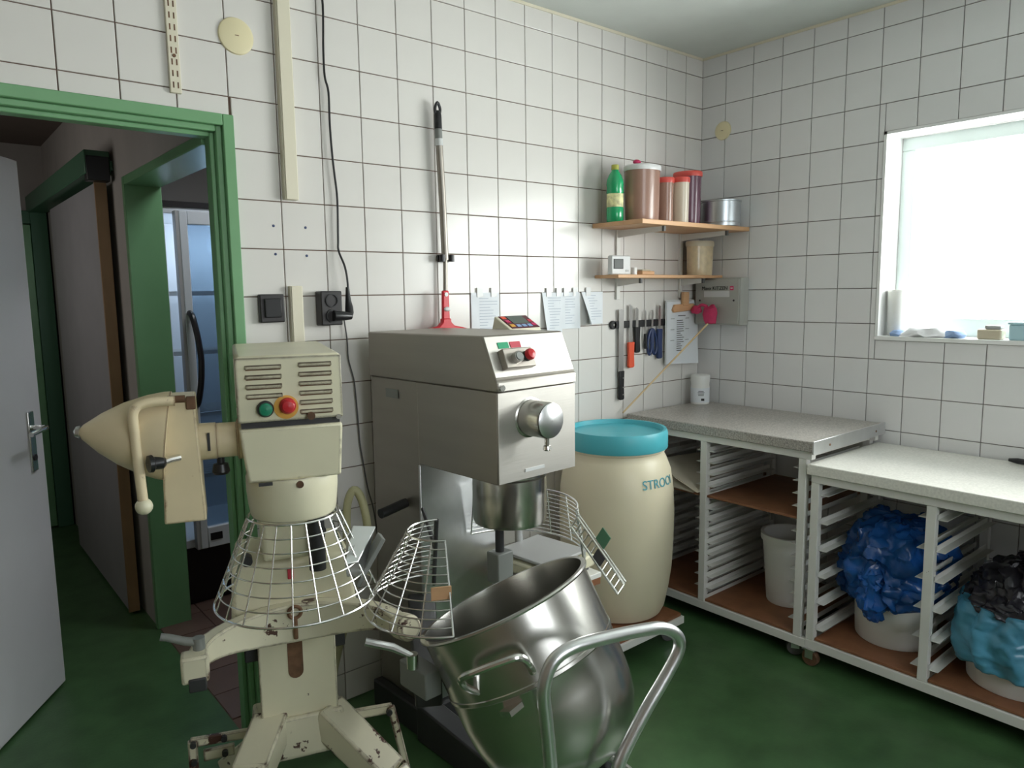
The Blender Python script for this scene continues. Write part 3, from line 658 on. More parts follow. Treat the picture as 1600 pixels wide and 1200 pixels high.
def table(name, label, y1, y0, posts, top, slab, slabm, shelfz, rzs, zb, inner):
    t = thing(name, label, 'rack table', (0, 0, 0))
    xf, xb = -.60, -.03; ft = top-slab
    MB().box(-.618, -.012, y0, y1, ft, top).build('worktop', slabm, t, bev=.004)
    for i, y in enumerate(posts):
        for x in (xf, xb-.03):
            MB().box(x, x+.03, y-.016, y+.016, zb, ft-.032).build('post', 'white', t, bev=.002)
    MB().box(xf-.002, xf+.03, y0+.012, y1-.012, ft-.032, ft).build('top_rail', 'white', t, bev=.002)
    MB().box(xb-.03, xb, y0+.012, y1-.012, ft-.032, ft).build('top_rail', 'white', t, bev=.002)
    MB().box(xf-.002, xf+.03, y0+.012, y1-.012, zb-.036, zb).build('bottom_rail', 'white', t, bev=.002)
    MB().box(xb-.03, xb, y0+.012, y1-.012, zb-.036, zb).build('bottom_rail', 'white', t, bev=.002)
    for y in posts: MB().box(xf+.03, xb-.03, y-.014, y+.014, zb-.034, zb-.006).build('cross_rail', 'white', t, bev=.002)
    for y in posts: MB().box(xf+.03, xb-.03, y-.014, y+.014, ft-.03, ft-.002).build('cross_rail', 'white', t, bev=.002)
    for a, b in zip(posts[:-1], posts[1:]):
        for z in rzs:
            runner(t, b+.016, z, 1); runner(t, a-.016, z, -1)
        for z in [zb]+[s for s in shelfz]:
            MB().box(xf+.006, xb-.01, b+.019, a-.019, z+.0025, z+.0125).build('shelf_board', 'brownboard', t, bev=.001)
    return t
rz1 = [.115+.052*k for k in range(14)]
T1 = table('rack_table', 'white rack table with grey granite worktop in the corner', -.045, -.985, [-.075, -.475, -.935], .909, .042, 'granite', [rz1[9]-.0], [z for z in rz1 if True], .105, None)
MB().box(-.625, -.012, -.992, -.985, .862, .913).build('edge_strip', 'alu', T1, bev=.001)
for x in (-.5, -.1): MB().cyl((x, -.9935, .885), (x, -.992, .885), .005, n=10).build('screw', 'rust', T1)
for x, y in ((-.55, -.905), (-.08, -.905), (-.55, -.12), (-.08, -.12)): caster(T1, x, y, .07, R(30))
rz2 = [.155+.108*k for k in range(5)]
T2 = table('rack_table', 'lower white rack table with pale speckled worktop below the window', -.962, -2.42, [-.990, -1.407, -1.86, -2.39], .822, .042, 'marble', [], rz2+[.70], .11, None)
for x, y in ((-.585, -.992), (-.08, -1.0), (-.585, -2.38), (-.08, -2.38)): caster(T2, x, y, .075, R(0), 'rust')
# white tub on table one
def tub(label, x, y, z, r0, r1, h, group='white plastic tubs in the rack tables'):
    t = thing('plastic_tub', label, 'tub', (x, y, z), 0, group)
    MB().lathe([(r0*.97, 0), (r0, .006), (r1, h-.012), (r1, h), (r1-.004, h), (r0-.004, .008), (.001, .008)], 44, cap1=False).build('shell', 'whiteplastic', t)
    MB().lathe([(r1, h-.03), (r1+.007, h-.028), (r1+.008, h), (r1-.003, h+.002), (r1-.003, h-.01)], 44, cap0=False, cap1=False).build('rim', 'whiteplastic', t)
    return t
SB1 = .1185; SB2 = .1235
tub('white plastic tub alone on the granite table bottom shelf', -.33, -.745, SB1, .092, .115, .31)
tub('white tub under the shiny blue bag', -.34, -1.205, SB2, .142, .154, .28)
tub('white tub wrapped in the pale blue bag under a black bag', -.38, -1.632, SB2, .15, .166, .27)
def bag(name, label, x, y, z, prof, m, seed, amp=.035, sc_=9, sx=1, sy=1, fine=.012):
    def f(p, t, r, zz):
        q = Vector((p.x*sc_, p.y*sc_, p.z*sc_+seed)); v = Vector((noise.noise(q), noise.noise(q+Vector((7, 3, 1))), noise.noise(q+Vector((2, 8, 5)))))
        q2 = q*3.2; v2 = Vector((noise.noise(q2), noise.noise(q2+Vector((4, 4, 1))), noise.noise(q2+Vector((1, 2, 9)))))
        q3 = q*8.1; v3 = Vector((noise.noise(q3), noise.noise(q3+Vector((4, 4, 1))), noise.noise(q3+Vector((1, 2, 9)))))
        fold = math.sin(t*9+6*noise.noise(q*.5))*.012
        rad = Vector((math.cos(t), math.sin(t), 0))
        return p+v*amp+v2*fine*1.6+v3*fine*.9+rad*fold
    t = thing(name, label, 'bag', (x, y, z))
    MB().lathe(prof, 128, sx=sx, sy=sy, fn=f).build('film', m, t, ang=60)
    return t
def dense(prof, k=4): 
    out = []
    for (a, b), (c, d) in zip(prof[:-1], prof[1:]):
        for i in range(k): out.append((a+(c-a)*i/k, b+(d-b)*i/k))
    return out+[prof[-1]]
bg_ = bag('plastic_bag', 'crumpled shiny blue bag bulging over a white tub', -.34, -1.205, SB2+.26, dense([(.001, .21), (.10, .22), (.17, .18), (.20, .10), (.205, .03), (.20, -.02), (.195, -.07), (.19, -.085)], 8), 'bluebag', 2.0, sx=.92, sy=.90)
MB().lathe(dense([(.001, .06), (.02, .07), (.05, .03), (.06, -.05), (.035, -.10), (.001, -.115)], 8), 64, o=(-.15, .02, -.03), fn=lambda p, t, r, z: crump(9, .014, 70)(crump(4, .03, 26)(p, t, r, z), t, r, z)).build('loose_flap', 'bluebag', bg_, ang=60)
MB().lathe(dense([(.001, .07), (.03, .07), (.06, .02), (.06, -.07), (.03, -.13), (.001, -.14)], 8), 64, o=(-.03, .15, .0), fn=lambda p, t, r, z: crump(3, .014, 70)(crump(7, .03, 26)(p, t, r, z), t, r, z)).build('loose_flap', 'bluebag', bg_, ang=60)
bag('plastic_bag', 'pale blue bag liner pulled down around a white tub', -.38, -1.632, SB2+.20, dense([(.205, .09), (.218, .06), (.225, 0), (.222, -.06), (.212, -.115), (.206, -.12)], 8), 'bluebag2', 5.0, .012, 8, fine=.006, sx=.92, sy=.89)
bag('plastic_bag', 'dull black bag heaped on the pale blue one', -.38, -1.64, SB2+.285, dense([(.001, .17), (.07, .165), (.13, .11), (.17, .06), (.195, .02), (.205, .0), (.195, -.02), (.001, -.025)], 7), 'blackbag', 8.0, .028, 10, sx=.9, sy=.87)
sk = thing('paper_sack', 'folded beige paper sack lying in the granite table beside the drum', 'sack', (-.36, -.28, rz1[9]+.0125))
sv = [(-.26, -.16, .0), (.2, -.16, 0), (.2, .12, 0), (-.24, .12, 0), (-.22, -.12, .03), (.18, -.13, .05), (.18, .10, .09), (-.22, .10, .11)]
MB().hexa(sv).build('fold', 'sack', sk, bev=.012)
MB().hexa([(-.26, -.18, .008), (-.05, -.18, .012), (-.05, .08, .10), (-.25, .08, .10), (-.255, -.18, .011), (-.05, -.18, .016), (-.05, .08, .105), (-.25, .08, .105)]).build('flap', 'sack', sk)
jr = thing('white_jar', 'white plastic jar with label standing in the counter corner', 'jar', (-.105, -.095, .909))
MB().lathe([(.044, 0), (.047, .004), (.047, .085), (.0475, .088), (.046, .10), (.047, .104), (.047, .118)], 36).build('body', 'whiteplastic', jr)
MB().lathe([(.0474, .010), (.0477, .012), (.0477, .083), (.0474, .085)], 36, cap0=False, cap1=False).build('label', 'paper', jr)
MB().lathe([(.049, .116), (.049, .148), (.046, .151), (.001, .151)], 36, cap1=False).build('lid', 'whiteplastic', jr)
_pd = MB()
for k, wd in enumerate((.028, .036, .032, .03)): _pd.box(-.0485, -.0472, -wd/2-.002, wd/2-.004, .068-.007*k, .0705-.007*k)
_pd.box(-.0485, -.0472, -.02, -.004, .02, .032); o = _pd.build('print_lines', 'print', jr, smooth=False); o.rotation_euler = (0, 0, R(38))
tl = thing('black_tool', 'small black tool lying at the back of the pale worktop', 'tool', (-.05, -1.50, .822))
MB().tube([(0, .03, .012), (0, 0, .012), (.0, -.12, .011)], [.006, .011, .009], 10).build('handle', 'black', tl)
MB().box(-.006, .006, -.20, -.12, .008, .012).build('blade', 'blade', tl)

# ------------------------------------------------------------------ drum on its dolly
DX, DY = -.965, -.295
do = thing('drum_dolly', 'low wooden dolly with white frame under the plastic drum', 'dolly', (DX, DY, 0))
MB().box(-.27, .15, -.235, .20, .115, .13).build('board', 'brownboard', do, bev=.002)
fr = MB(); fr.box(-.28, .16, -.245, -.215, .085, .116).box(-.28, .16, .18, .21, .085, .116).box(-.28, -.25, -.215, .18, .085, .116).box(.13, .16, -.215, .18, .085, .116); fr.build('frame', 'white', do, bev=.002)
for x, y in ((-.24, -.19), (.12, -.19), (-.24, .16), (.12, .16)): caster(do, x, y, .086, R(60), r=.036)
dm = thing('plastic_drum', 'large cream plastic drum with a turquoise screw lid', 'drum', (DX, DY, .131))
MB().lathe([(.17, 0), (.195, .006), (.207, .03), (.222, .10), (.236, .20), (.243, .32), (.244, .44), (.240, .54), (.228, .62), (.208, .672), (.200, .685), (.200, .70), (.206, .704), (.206, .716), (.196, .72), (.196, .75)], 64).build('body', 'drum', dm)
MB().lathe([(.212, .712), (.214, .716), (.214, .775), (.208, .79), (.196, .79), (.192, .772), (.001, .768)], 64, cap0=False, cap1=False).build('lid', 'lid', dm)
# marker writing wrapped round the drum
def drumtext(body, size, z0, a0):
    cu = bpy.data.curves.new('w', 'FONT'); cu.body = body; cu.size = size; cu.extrude = .0004; cu.align_x = 'LEFT'
    t = bpy.data.objects.new('w', cu); COL.objects.link(t); me = bpy.data.meshes.new_from_object(t); bpy.data.objects.remove(t)
    for v in me.vertices:
        z = z0+v.co.y; rad = .2425 if z < .54 else .2415-(z-.54)*.17
        if z > .62: rad = .2275-(z-.62)*.38
        a = a0+v.co.x/.235; v.co = (math.cos(a)*(rad+.0015+v.co.z), math.sin(a)*(rad+.0015+v.co.z), z)
    me.materials.append(M['ink']); o = bpy.data.objects.new('marker_writing', me); COL.objects.link(o); o.parent = dm
drumtext('STROOI', .052, .575, R(-112))

# ------------------------------------------------------------------ steel planetary mixer
SM = thing('planetary_mixer', 'tall brushed steel planetary mixer with its wire guard swung open', 'mixer', (-2.018, -.1, 0), R(3))
MB().prism([(0, .10), (0, 1.213), (-.275, 1.213), (-.275, .10)], 'x', .002, .324).build('column', 'steel', SM, bev=.004)
MB().prism([(-.275, .943), (-.662, .943), (-.662, 1.213), (-.275, 1.213)], 'x', .0, .326).build('head', 'steel', SM, bev=.004)
MB().prism([(.002, 1.214), (.002, 1.366), (-.606, 1.372), (-.660, 1.250), (-.668, 1.243), (-.668, 1.214)], 'x', -.003, .329).build('hood', 'steel', SM, bev=.005)
MB().box(.002, .324, -.6655, -.6622, .945, 1.211).build('head_front_lit', 'steel_lit', SM, bev=.001)  # thin added sheet that paints the lit front of the head brighter
MB().box(-.0012, .0, -.168, -.095, 1.148, 1.178).build('type_plate', 'armgrey', SM, smooth=False)
MB().box(.0, .324, -.28, -.27, .105, .94).build('column_front', 'alu', SM, bev=.002)
# base with two forward feet
MB().box(-.03, .356, -.30, .01, 0, .10).build('base', 'dark', SM, bev=.006)
for x in (-.045, .25): MB().hexa([(x, -.86, 0), (x+.09, -.86, 0), (x+.075, -.28, 0), (x-.0, -.28, 0), (x+.01, -.85, .07), (x+.08, -.85, .07), (x+.075, -.28, .13), (x, -.28, .13)]).build('foot', 'dark', SM, bev=.006)
# sloping front: button box and coloured labels
sl = Vector((0, .606-.660, 1.372-1.250)).normalized(); sl = Vector((0, (-.606+.660), 1.372-1.250)).normalized(); nn = Vector((0, -sl.z, sl.y)).normalized(); ex = Vector((1, 0, 0))
def onslope(x, s_, h=0): p = Vector((x, -.606, 1.372))-sl*s_; return p+nn*(h+.0015)
MB().obox(onslope(.163, .0667, -.0015), ex, sl, nn, .162, .0625, .0018).build('hood_front_lit', 'steel_lit', SM, bev=.001)  # added sheet carrying the lit tone of the hood slope in its colour
MB().box(.002, .324, -.6695, -.668, 1.216, 1.241).build('hood_lip_lit', 'steel_lit', SM, bev=.0005)  # lip strip in the same painted bright tone
pb = MB().obox(onslope(.092, .081, .012), ex, sl, nn, .058, .030, .012).build('button_box', 'steel', SM, bev=.003)
MB().cyl(onslope(.075, .083, .024), onslope(.075, .083, .042), .0165, n=20).build('start_button', 'chrome', pb)
MB().cyl(onslope(.075, .083, .0425), onslope(.075, .083, .044), .012, n=20).build('button_cap', 'armgrey', pb)
MB().cyl(onslope(.120, .080, .024), onslope(.120, .080, .036), .016, n=20).build('collar', 'dark', pb)
MB().lathe([(.017, 0), (.0175, .008), (.014, .014), (.001, .016)], 24, o=onslope(.120, .080, .036), axis=nn, cap1=False).build('stop_button', 'btn_red', pb)
MB().obox(onslope(.064, .034, .001), ex, sl, nn, .0205, .0095, .001).build('green_label', 'greenlab', SM, smooth=False)
MB().obox(onslope(.112, .034, .001), ex, sl, nn, .0205, .0095, .001).build('red_label', 'redlab', SM, smooth=False)
MB().cyl((.012, -.668, 1.226), (.012, -.677, 1.226), .009, n=16).build('screw', 'chrome', SM)
# attachment hub
hb = MB().lathe([(.060, 0), (.060, .004), (.054, .006), (.054, .082), (.051, .088), (.001, .090)], 48, o=(.127, -.662, 1.128), axis=(0, -1, 0), cap1=False).build('attachment_hub', 'bowl', SM)
MB().lathe([(.050, .0895), (.051, .091), (.047, .094), (.001, .096)], 48, o=(.127, -.662, 1.128), axis=(0, -1, 0), cap1=False).build('hub_cap', 'alu', hb)
MB().lathe([(.007, 0), (.007, -.022), (.011, -.024), (.013, -.034), (.009, -.038), (.001, -.038)], 20, o=(.127, -.735, 1.076), cap1=False).build('clamp_knob', 'chrome', hb)
MB().box(.105, .185, -.6675, -.6655, .966, .976).build('badge', 'lgrey', SM, smooth=False)
# planetary drum and tool shaft
CX, CY = .165, -.53
MB().lathe([(.112, .945), (.112, .93), (.117, .925), (.117, .79), (.113, .778), (.02, .776)], 64, o=(CX, CY, 0)).build('planetary_drum', 'bowl', SM)
tsh = MB().cyl((CX-.045, CY, .785), (CX-.045, CY, .60), .014, n=20).build('tool_shaft', 'dark', SM)
MB().box(CX-.075, CX-.01, CY-.025, CY+.03, .585, .685).build('shaft_block', 'armgrey', tsh, bev=.004)
# guards: two conical wire halves
def guard(mb, o, z0, r0, z1, r1, a0, a1, nring, nrod, rw=.0022, rim=.0038, dense_=None):
    o = Vector(o); N = 40
    P = lambda s_, a: o+Vector(((r0+(r1-r0)*s_)*math.cos(a), (r0+(r1-r0)*s_)*math.sin(a), z0+(z1-z0)*s_))
    for i in range(nring+1):
        s_ = i/nring; mb.tube([P(s_, a0+(a1-a0)*k/N) for k in range(N+1)], rim if i in (0, nring) else rw, 6)
    for k in range(nrod+1):
        a = a0+(a1-a0)*k/nrod; mb.tube([P(0, a), P(1, a)], rim if k in (0, nrod) else rw*1.15, 6)
    return P
# left half swung out beside the column (local coordinates of the mixer)
def wloc(x, y, z):   # world to mixer local
    v = Matrix.Rotation(R(-3), 3, 'Z') @ Vector((x+2.018, y+.1, z)); return v
G1 = wloc(-2.263, -.879, 0); a0_, a1_ = R(60), R(240)
g1 = MB(); PG = guard(g1, (G1.x, G1.y, 0), .905, .085, .715, .195, a0_, a1_, 11, 8, .0018, .003)
g1 = g1.build('wire_guard', 'wire', SM)
pm = PG(.55, a1_)
MB().obox(pm+Vector((.0, 0, 0))+Vector((math.sin(a1_), -math.cos(a1_), 0))*.02, (math.sin(a1_), -math.cos(a1_), 0), (math.cos(a1_), math.sin(a1_), 0), (0, 0, 1), .024, .002, .016).build('hinge_plate', 'pine', g1, bev=.001)
MB().tube([PG(0, a0_), PG(1, a0_)+Vector((0, 0, -.03))], .006, 8).tube([PG(.5, a0_), wloc(-2.01, -.40, .80)], .006, 8).build('hinge_rod', 'dark', g1)
g2_ = MB(); P2 = guard(g2_, (CX, CY, 0), .825, .215, .665, .238, R(-60), R(82), 11, 6, .0016, .0028)
g2_ = g2_.build('wire_guard', 'wire', SM)
pa, pb_ = wloc(-1.713, -.811, .805), wloc(-1.695, -.987, .640); ee = Vector((-.015, .012, -.030)); e0 = ee.normalized()
ld = MB().tube([pa, pb_], .0042, 8).tube([pa+ee, pb_+ee], .0042, 8).tube([pa-ee*.25, pb_-ee*.25], .003, 8)
for k in range(13):
    if k in (6, 7): continue
    q = k/12; ld.tube([pa.lerp(pb_, q), pa.lerp(pb_, q)+ee], .0026, 6)
md = pa.lerp(pb_, .54)+ee*.5; dd = (pb_-pa).normalized()
ld.build('guard_edge', 'wire', g2_)
MB().obox(md, dd, e0, dd.cross(e0), .018, .013, .004).build('clasp', 'dark', g2_)
tb_ = pa.lerp(pb_, .45)-e0*.03
MB().obox(tb_, dd, e0, dd.cross(e0), .020, .020, .004).build('guard_tab', 'dgreen', g2_)
# bowl fork with locking lever
A0 = wloc(-2.0, -.36, .44); A1 = wloc(-2.335, -.905, .53)
MB().beam(A0, wloc(-2.30, -.86, .47), .09, .12, .07, .07).build('bowl_fork', 'dark', SM, bev=.006)
fd = (A1-A0); fd.z = 0; fd.normalize(); fs_ = Vector((-fd.y, fd.x, 0))
cbx = MB().obox(wloc(-2.352, -.905, .557), (0, -1, 0), (1, 0, 0), (0, 0, 1), .055, .024, .034).build('clamp_block', 'armgrey', SM, bev=.004)
lvp = [wloc(-2.385, -.925, .60), wloc(-2.385, -.925, .635), wloc(-2.42, -.895, .652), wloc(-2.475, -.862, .672)]
MB().cyl(lvp[0], lvp[1], .014, n=16).build('lever_pivot', 'chrome', cbx)
MB().tube([lvp[1]-Vector((0, 0, .006)), lvp[2], lvp[3]], [.007, .010, .0095], 10).build('clamp_lever', 'alu', cbx)
MB().sphere(wloc(-2.30, -.95, .592), .009, 10).build('bolt', 'chrome', cbx)

# scale stand between mixer and drum
ss = thing('side_stand', 'low wooden stand squeezed between steel mixer and drum', 'stand', (-1.575, -.50, 0))
MB().box(-.125, .125, -.165, .165, .50, .518).build('top', 'white', ss, bev=.002)
MB().box(-.123, .123, -.163, .163, .475, .4995).build('apron', 'brownboard', ss, bev=.002)
for x in (-.04, .10):
    for y in (-.12, .14): MB().box(x-.014, x+.014, y-.014, y+.014, 0, .475).build('leg', 'brownboard', ss, bev=.002)
sc2 = thing('platform_scale', 'cream platform scale with grey plate and a keypad display on a pole', 'scale', (-1.585, -.505, .519), R(6))
MB().box(-.125, .125, -.14, .14, .012, .055).build('base', 'cream', sc2, bev=.008)
MB().box(-.11, .11, -.12, .12, .061, .072).build('weighing_plate', 'grey', sc2, bev=.004)
MB().cyl((0, 0, .054), (0, 0, .062), .05, n=24).build('load_post', 'dark', sc2)
for x in (-.10, .10):
    for y in (-.11, .11): MB().cyl((x, y, 0), (x, y, .013), .016, n=14).build('foot', 'rubber', sc2)
OD = Vector((.012, .120, .838))
MB().cyl((.012, .125, .05), (.012, .125, .842), .016, n=20).build('display_pole', 'alu', sc2)
dsp = MB().hexa([Vector(p)+OD for p in [(-.078, -.045, .002), (.078, -.045, .002), (.078, .05, .002), (-.078, .05, .002), (-.078, -.04, .012), (.078, -.04, .012), (.078, .035, .055), (-.078, .035, .055)]]).build('display_case', 'creamtrim', sc2, bev=.003)
s2 = Vector((0, .075, .043)).normalized(); n2 = Vector((0, -s2.z, s2.y))
def onds(x, t): return OD+Vector((x, -.04, .012))+s2*t
MB().obox(onds(.006, .042)+n2*.001, (1, 0, 0), s2, n2, .070, .040, .001).build('keypad', 'keypad', dsp, smooth=False)
MB().obox(onds(.008, .054)+n2*.0025, (1, 0, 0), s2, n2, .040, .024, .001).build('screen', 'lcd', dsp, smooth=False)
for x, t, m in ((-.05, .07, 'orange'), (-.05, .045, 'pink'), (-.05, .018, 'yellow'), (.062, .045, 'redlab'), (.062, .022, 'pink'), (-.02, .016, 'clothblue'), (.008, .016, 'clothblue'), (.036, .016, 'clothblue')):
    MB().obox(onds(x, t)+n2*.003, (1, 0, 0), s2, n2, .010, .007, .001).build('key', m, dsp, smooth=False)

# ------------------------------------------------------------------ tilted bowl on its trolley
BC = Vector((-2.149, -.988, .722)); BN = Vector((-.207, .393, .896)).normalized(); BR = .23
bw = thing('mixing_bowl', 'large polished steel mixing bowl tilted on its trolley', 'mixing bowl', (BC.x, BC.y, .25))
OB = BC-Vector((BC.x, BC.y, .25))
pr = [(.001, -.445), (.05, -.443), (.10, -.432), (.145, -.41), (.18, -.375), (.203, -.33), (.214, -.28), (.219, -.22), (.219, -.16), (.220, -.158)]
pr2 = [(.220, -.158), (.2225, -.156), (.2225, -.148), (.220, -.146), (.221, 0), (.228, 0), (.23, .004), (.228, .008), (.217, .008), (.2155, -.01), (.214, -.16), (.212, -.27), (.198, -.335), (.17, -.38), (.12, -.415), (.001, -.432)]
MB().lathe(pr[:-1]+pr2, 80, o=OB, axis=BN, cap0=False, cap1=False).build('shell', 'bowl', bw)
az = BN; ref = Vector((1, 0, 0)); ax = (ref-az*ref.dot(az)).normalized(); ay = az.cross(ax)
def onb(a, r, z): return OB+ax*math.cos(a)*r+ay*math.sin(a)*r+az*z
def lug(ang, half=.33, name='lug_handle'):
    p = [onb(ang-half, .216, -.125), onb(ang-half, .245, -.095), onb(ang-half*.85, .262, -.070), onb(ang-half*.4, .268, -.062), onb(ang+half*.4, .268, -.062), onb(ang+half*.85, .262, -.070), onb(ang+half, .245, -.095), onb(ang+half, .216, -.125)]
    MB().tube(smoothpts(p, 4), .0085, 10).build(name, 'chrome', bw)
lug(R(-145)); lug(R(35))
MB().obox(onb(R(-146), .226, -.178), ax, ay, az, .02, .02, .006).build('locating_lug', 'chrome', bw)
tr = thing('bowl_trolley', 'tube framed bowl trolley with a bent push handle', 'trolley', (-2.15, -1.2, 0))
OT = Vector((-2.15, -1.2, 0))
hp = [(-2.27, -1.20, .10), (-2.282, -1.27, .20), (-2.288, -1.31, .40), (-2.290, -1.31, .497), (-2.30, -1.308, .612), (-2.305, -1.307, .68), (-2.284, -1.311, .732), (-2.237, -1.32, .752), (-2.156, -1.335, .752), (-2.056, -1.354, .745), (-1.994, -1.366, .735), (-1.951, -1.374, .706), (-1.947, -1.375, .669), (-1.985, -1.367, .614), (-2.034, -1.358, .557), (-2.082, -1.349, .495), (-2.115, -1.343, .442), (-2.12, -1.335, .38), (-2.08, -1.30, .22), (-2.03, -1.2, .10)]
MB().tube(smoothpts([Vector(p)-OT for p in hp], 4), .0145, 14).build('push_handle', 'alu', tr)
fr = MB(); ring = [(-.20+.0, .12), (-.20, -.02), (-.12, -.04), (.12, -.04), (.20, -.02), (.20, .12), (.1, .30), (-.1, .30)]
fr.tube(smoothpts([(x, y, .10) for x, y in ring], 4, True), .015, 12, True)
for x, y in ((-.14, .0), (.14, .0), (0, .28)): fr.tube([(x, y, .10), (x*.95, y*.8+.03, .30)], .012, 10)
fr.tube(smoothpts([(.17*math.cos(a_)+.04, .17*math.sin(a_)+.01, .29) for a_ in [2*PI*k/16 for k in range(16)]], 2, True), .010, 10, True)
fr.build('frame', 'alu', tr)
for x, y in ((-.18, 0), (.18, 0), (0, .28)): caster(tr, x, y, .088, R(20), r=.036)

# ------------------------------------------------------------------ old cream mixer
CM = thing('cream_mixer', 'old cream enamel mixer with vegetable slicer and chipped paint', 'mixer', (-2.502, -.515, 0), R(-18))
MB().hexa([(-.118, -.27, 1.212), (.106, -.27, 1.212), (.106, .10, 1.212), (-.118, .10, 1.212), (-.119, -.28, 1.362), (.108, -.28, 1.362), (.107, .10, 1.368), (-.118, .10, 1.368)]).build('upper_head', 'cream', CM, bev=.008, seg=3)
MB().box(-.121, .109, -.283, -.279, 1.213, 1.358).build('control_panel', 'cream', CM, bev=.002)
MB().box(-.114, .103, -.268, .09, 1.196, 1.214).build('seam', 'dark', CM)
MB().hexa([(-.107, -.272, 1.072), (.101, -.272, 1.072), (.098, .10, 1.072), (-.104, .10, 1.072), (-.120, -.281, 1.198), (.108, -.281, 1.198), (.106, .10, 1.198), (-.118, .10, 1.198)]).build('lower_head', 'cream', CM, bev=.006, seg=3)
MB().lathe([(.104, 1.074), (.107, 1.068), (.107, 1.035), (.104, 1.0), (.100, .975), (.097, .97), (.02, .972)], 56, o=(-.003, -.175, 0)).build('collar', 'cream', CM)
def louvre(x, z, wd):
    b = MB().prism([(-.283, z-.004), (-.2895, z-.003), (-.283, z+.006)], 'x', x-wd/2, x+wd/2).build('louvre', 'cream', CM, bev=.0008)
    MB().box(x-wd/2+.002, x+wd/2-.002, -.2838, -.283, z-.0062, z-.004).build('gap', 'rust', b, smooth=False)
for k in range(4): louvre(-.062, 1.336-.0215*k, .078)
for k in range(6): louvre(.050, 1.338-.0215*k, .074)
def pushb(x, z, m, ring):
    c = MB().lathe([(.0185, 0), (.0185, .008), (.0165, .012), (.015, .012)], 28, o=(x, -.283, z), axis=(0, -1, 0)).build('button_bezel', 'dark' if not ring else 'btn_red', CM)
    MB().lathe([(.0145, .010), (.0145, .018), (.012, .021), (.001, .022)], 28, o=(x, -.283, z), axis=(0, -1, 0), cap1=False).build('button', m, c)
    if ring: MB().lathe([(.027, 0), (.027, .0015), (.018, .002)], 32, o=(x-.003, -.2835, z-.003), axis=(0, -1, 0)).build('warning_ring', 'yellow', c)
pushb(-.062, 1.243, 'btn_green', False); pushb(-.014, 1.247, 'btn_red', True)
MB().cyl((.036, -.283, 1.221), (.036, -.296, 1.221), .009, n=16).build('knob', 'rust', CM)
MB().cyl((.098, -.284, 1.214), (.098, -.290, 1.214), .006, n=14).build('screw', 'chrome', CM)
MB().cyl((.005, -.276, 1.062), (.005, -.288, 1.062), .008, n=14).build('bolt', 'rust', CM)
MB().box(-.085, -.055, -.283, -.276, 1.066, 1.073).build('gap', 'dark', CM)
# column
MB().hexa([(-.075, -.04, .80), (.078, -.04, .80), (.078, .11, .80), (-.075, .11, .80), (-.085, -.05, 1.08), (.09, -.05, 1.08), (.09, .10, 1.08), (-.085, .10, 1.08)]).build('neck', 'cream', CM, bev=.012, seg=3)
MB().hexa([(-.165, -.005, .60), (.17, -.005, .60), (.165, .16, .60), (-.16, .16, .60), (-.155, -.005, .785), (.155, -.005, .785), (.14, .14, .82), (-.14, .14, .82)]).build('column', 'cream', CM, bev=.012, seg=3)
MB().box(-.09, .09, .01, .15, .25, .62).build('pillar', 'cream', CM, bev=.006)
MB().box(-.102, .103, -.005, .01, .332, .60).build('front_plate', 'cream', CM, bev=.003)
MB().box(-.135, .135, .03, .12, .50, .60).build('slide_block', 'dark', CM, bev=.004)
sp_ = [(-.006+.02*math.cos(t), .47+.02*math.sin(t)) for t in [PI+PI*k/8 for k in range(9)]]+[(.014, .56), (-.026, .56)]
MB().prism(sp_, 'y', -.0065, -.004).build('slot', 'rust', CM, smooth=False)
MB().cyl((.06, -.055, .77), (.06, -.055, .94), .022, n=24).build('tool_holder', 'dark', CM)
MB().box(-.015, .0, -.012, -.004, .735, .765).build('red_mark', 'redlab', CM, bev=.002)
MB().cyl((-.115, -.012, .80), (-.115, .02, .80), .014, n=18).build('bolt_hole', 'dark', CM)
MB().cyl((.075, -.05, .87), (.075, -.02, .87), .012, n=16).build('bolt_hole', 'dark', CM)
# yoke
yk = MB(); n_ = 26; vs = []; fs = []
for k in range(n_+1):
    a = -PI/2*1.03+PI*1.03*k/n_; x = .243*math.sin(a); y = -.205+.19*math.cos(a); zt = .672-.010*abs(math.sin(a)); zb = .565+.045*abs(math.sin(a))**2
    nx, ny = math.sin(a)*.8, math.cos(a); l = math.hypot(nx, ny); nx /= l; ny /= l; h = .020
    for s_, z in ((-1, zb), (1, zb), (1, zt), (-1, zt)): vs.append((x+nx*h*s_, y+ny*h*s_, z))
    if k:
        b = 4*(k-1); c = 4*k
        for i in range(4): j = (i+1) % 4; fs.append((b+i, b+j, c+j, c+i))
fs += [(0, 1, 2, 3), (4*n_+3, 4*n_+2, 4*n_+1, 4*n_)]
yo = yk.add(vs, fs).build('bowl_yoke', 'cream_worn', CM, bev=.005)
MB().box(-.275, -.215, -.245, -.195, .608, .672).build('yoke_end', 'cream_worn', yo, bev=.006)
MB().lathe([(.030, -.03), (.034, -.02), (.034, .02), (.026, .03)], 24, o=(.252, -.225, .645), axis=(.3, -1, .2)).build('yoke_end', 'cream_worn', yo)
MB().box(-.26, -.222, -.25, -.20, .590, .622).build('dark_socket', 'dark', yo, bev=.003)
MB().tube([(-.235, -.20, .688), (-.262, -.20, .695), (-.30, -.20, .712), (-.315, -.20, .716)], [.010, .010, .009, .009], 12).cyl((-.235, -.20, .665), (-.235, -.20, .70), .014, n=14).build('yoke_lever', 'armgrey', yo)
ey = MB().tube(smoothpts([(-.004+.016*math.cos(a_), -.045, .655+.016*math.sin(a_)) for a_ in [2*PI*k/12 for k in range(12)]], 2, True), .005, 8, True)
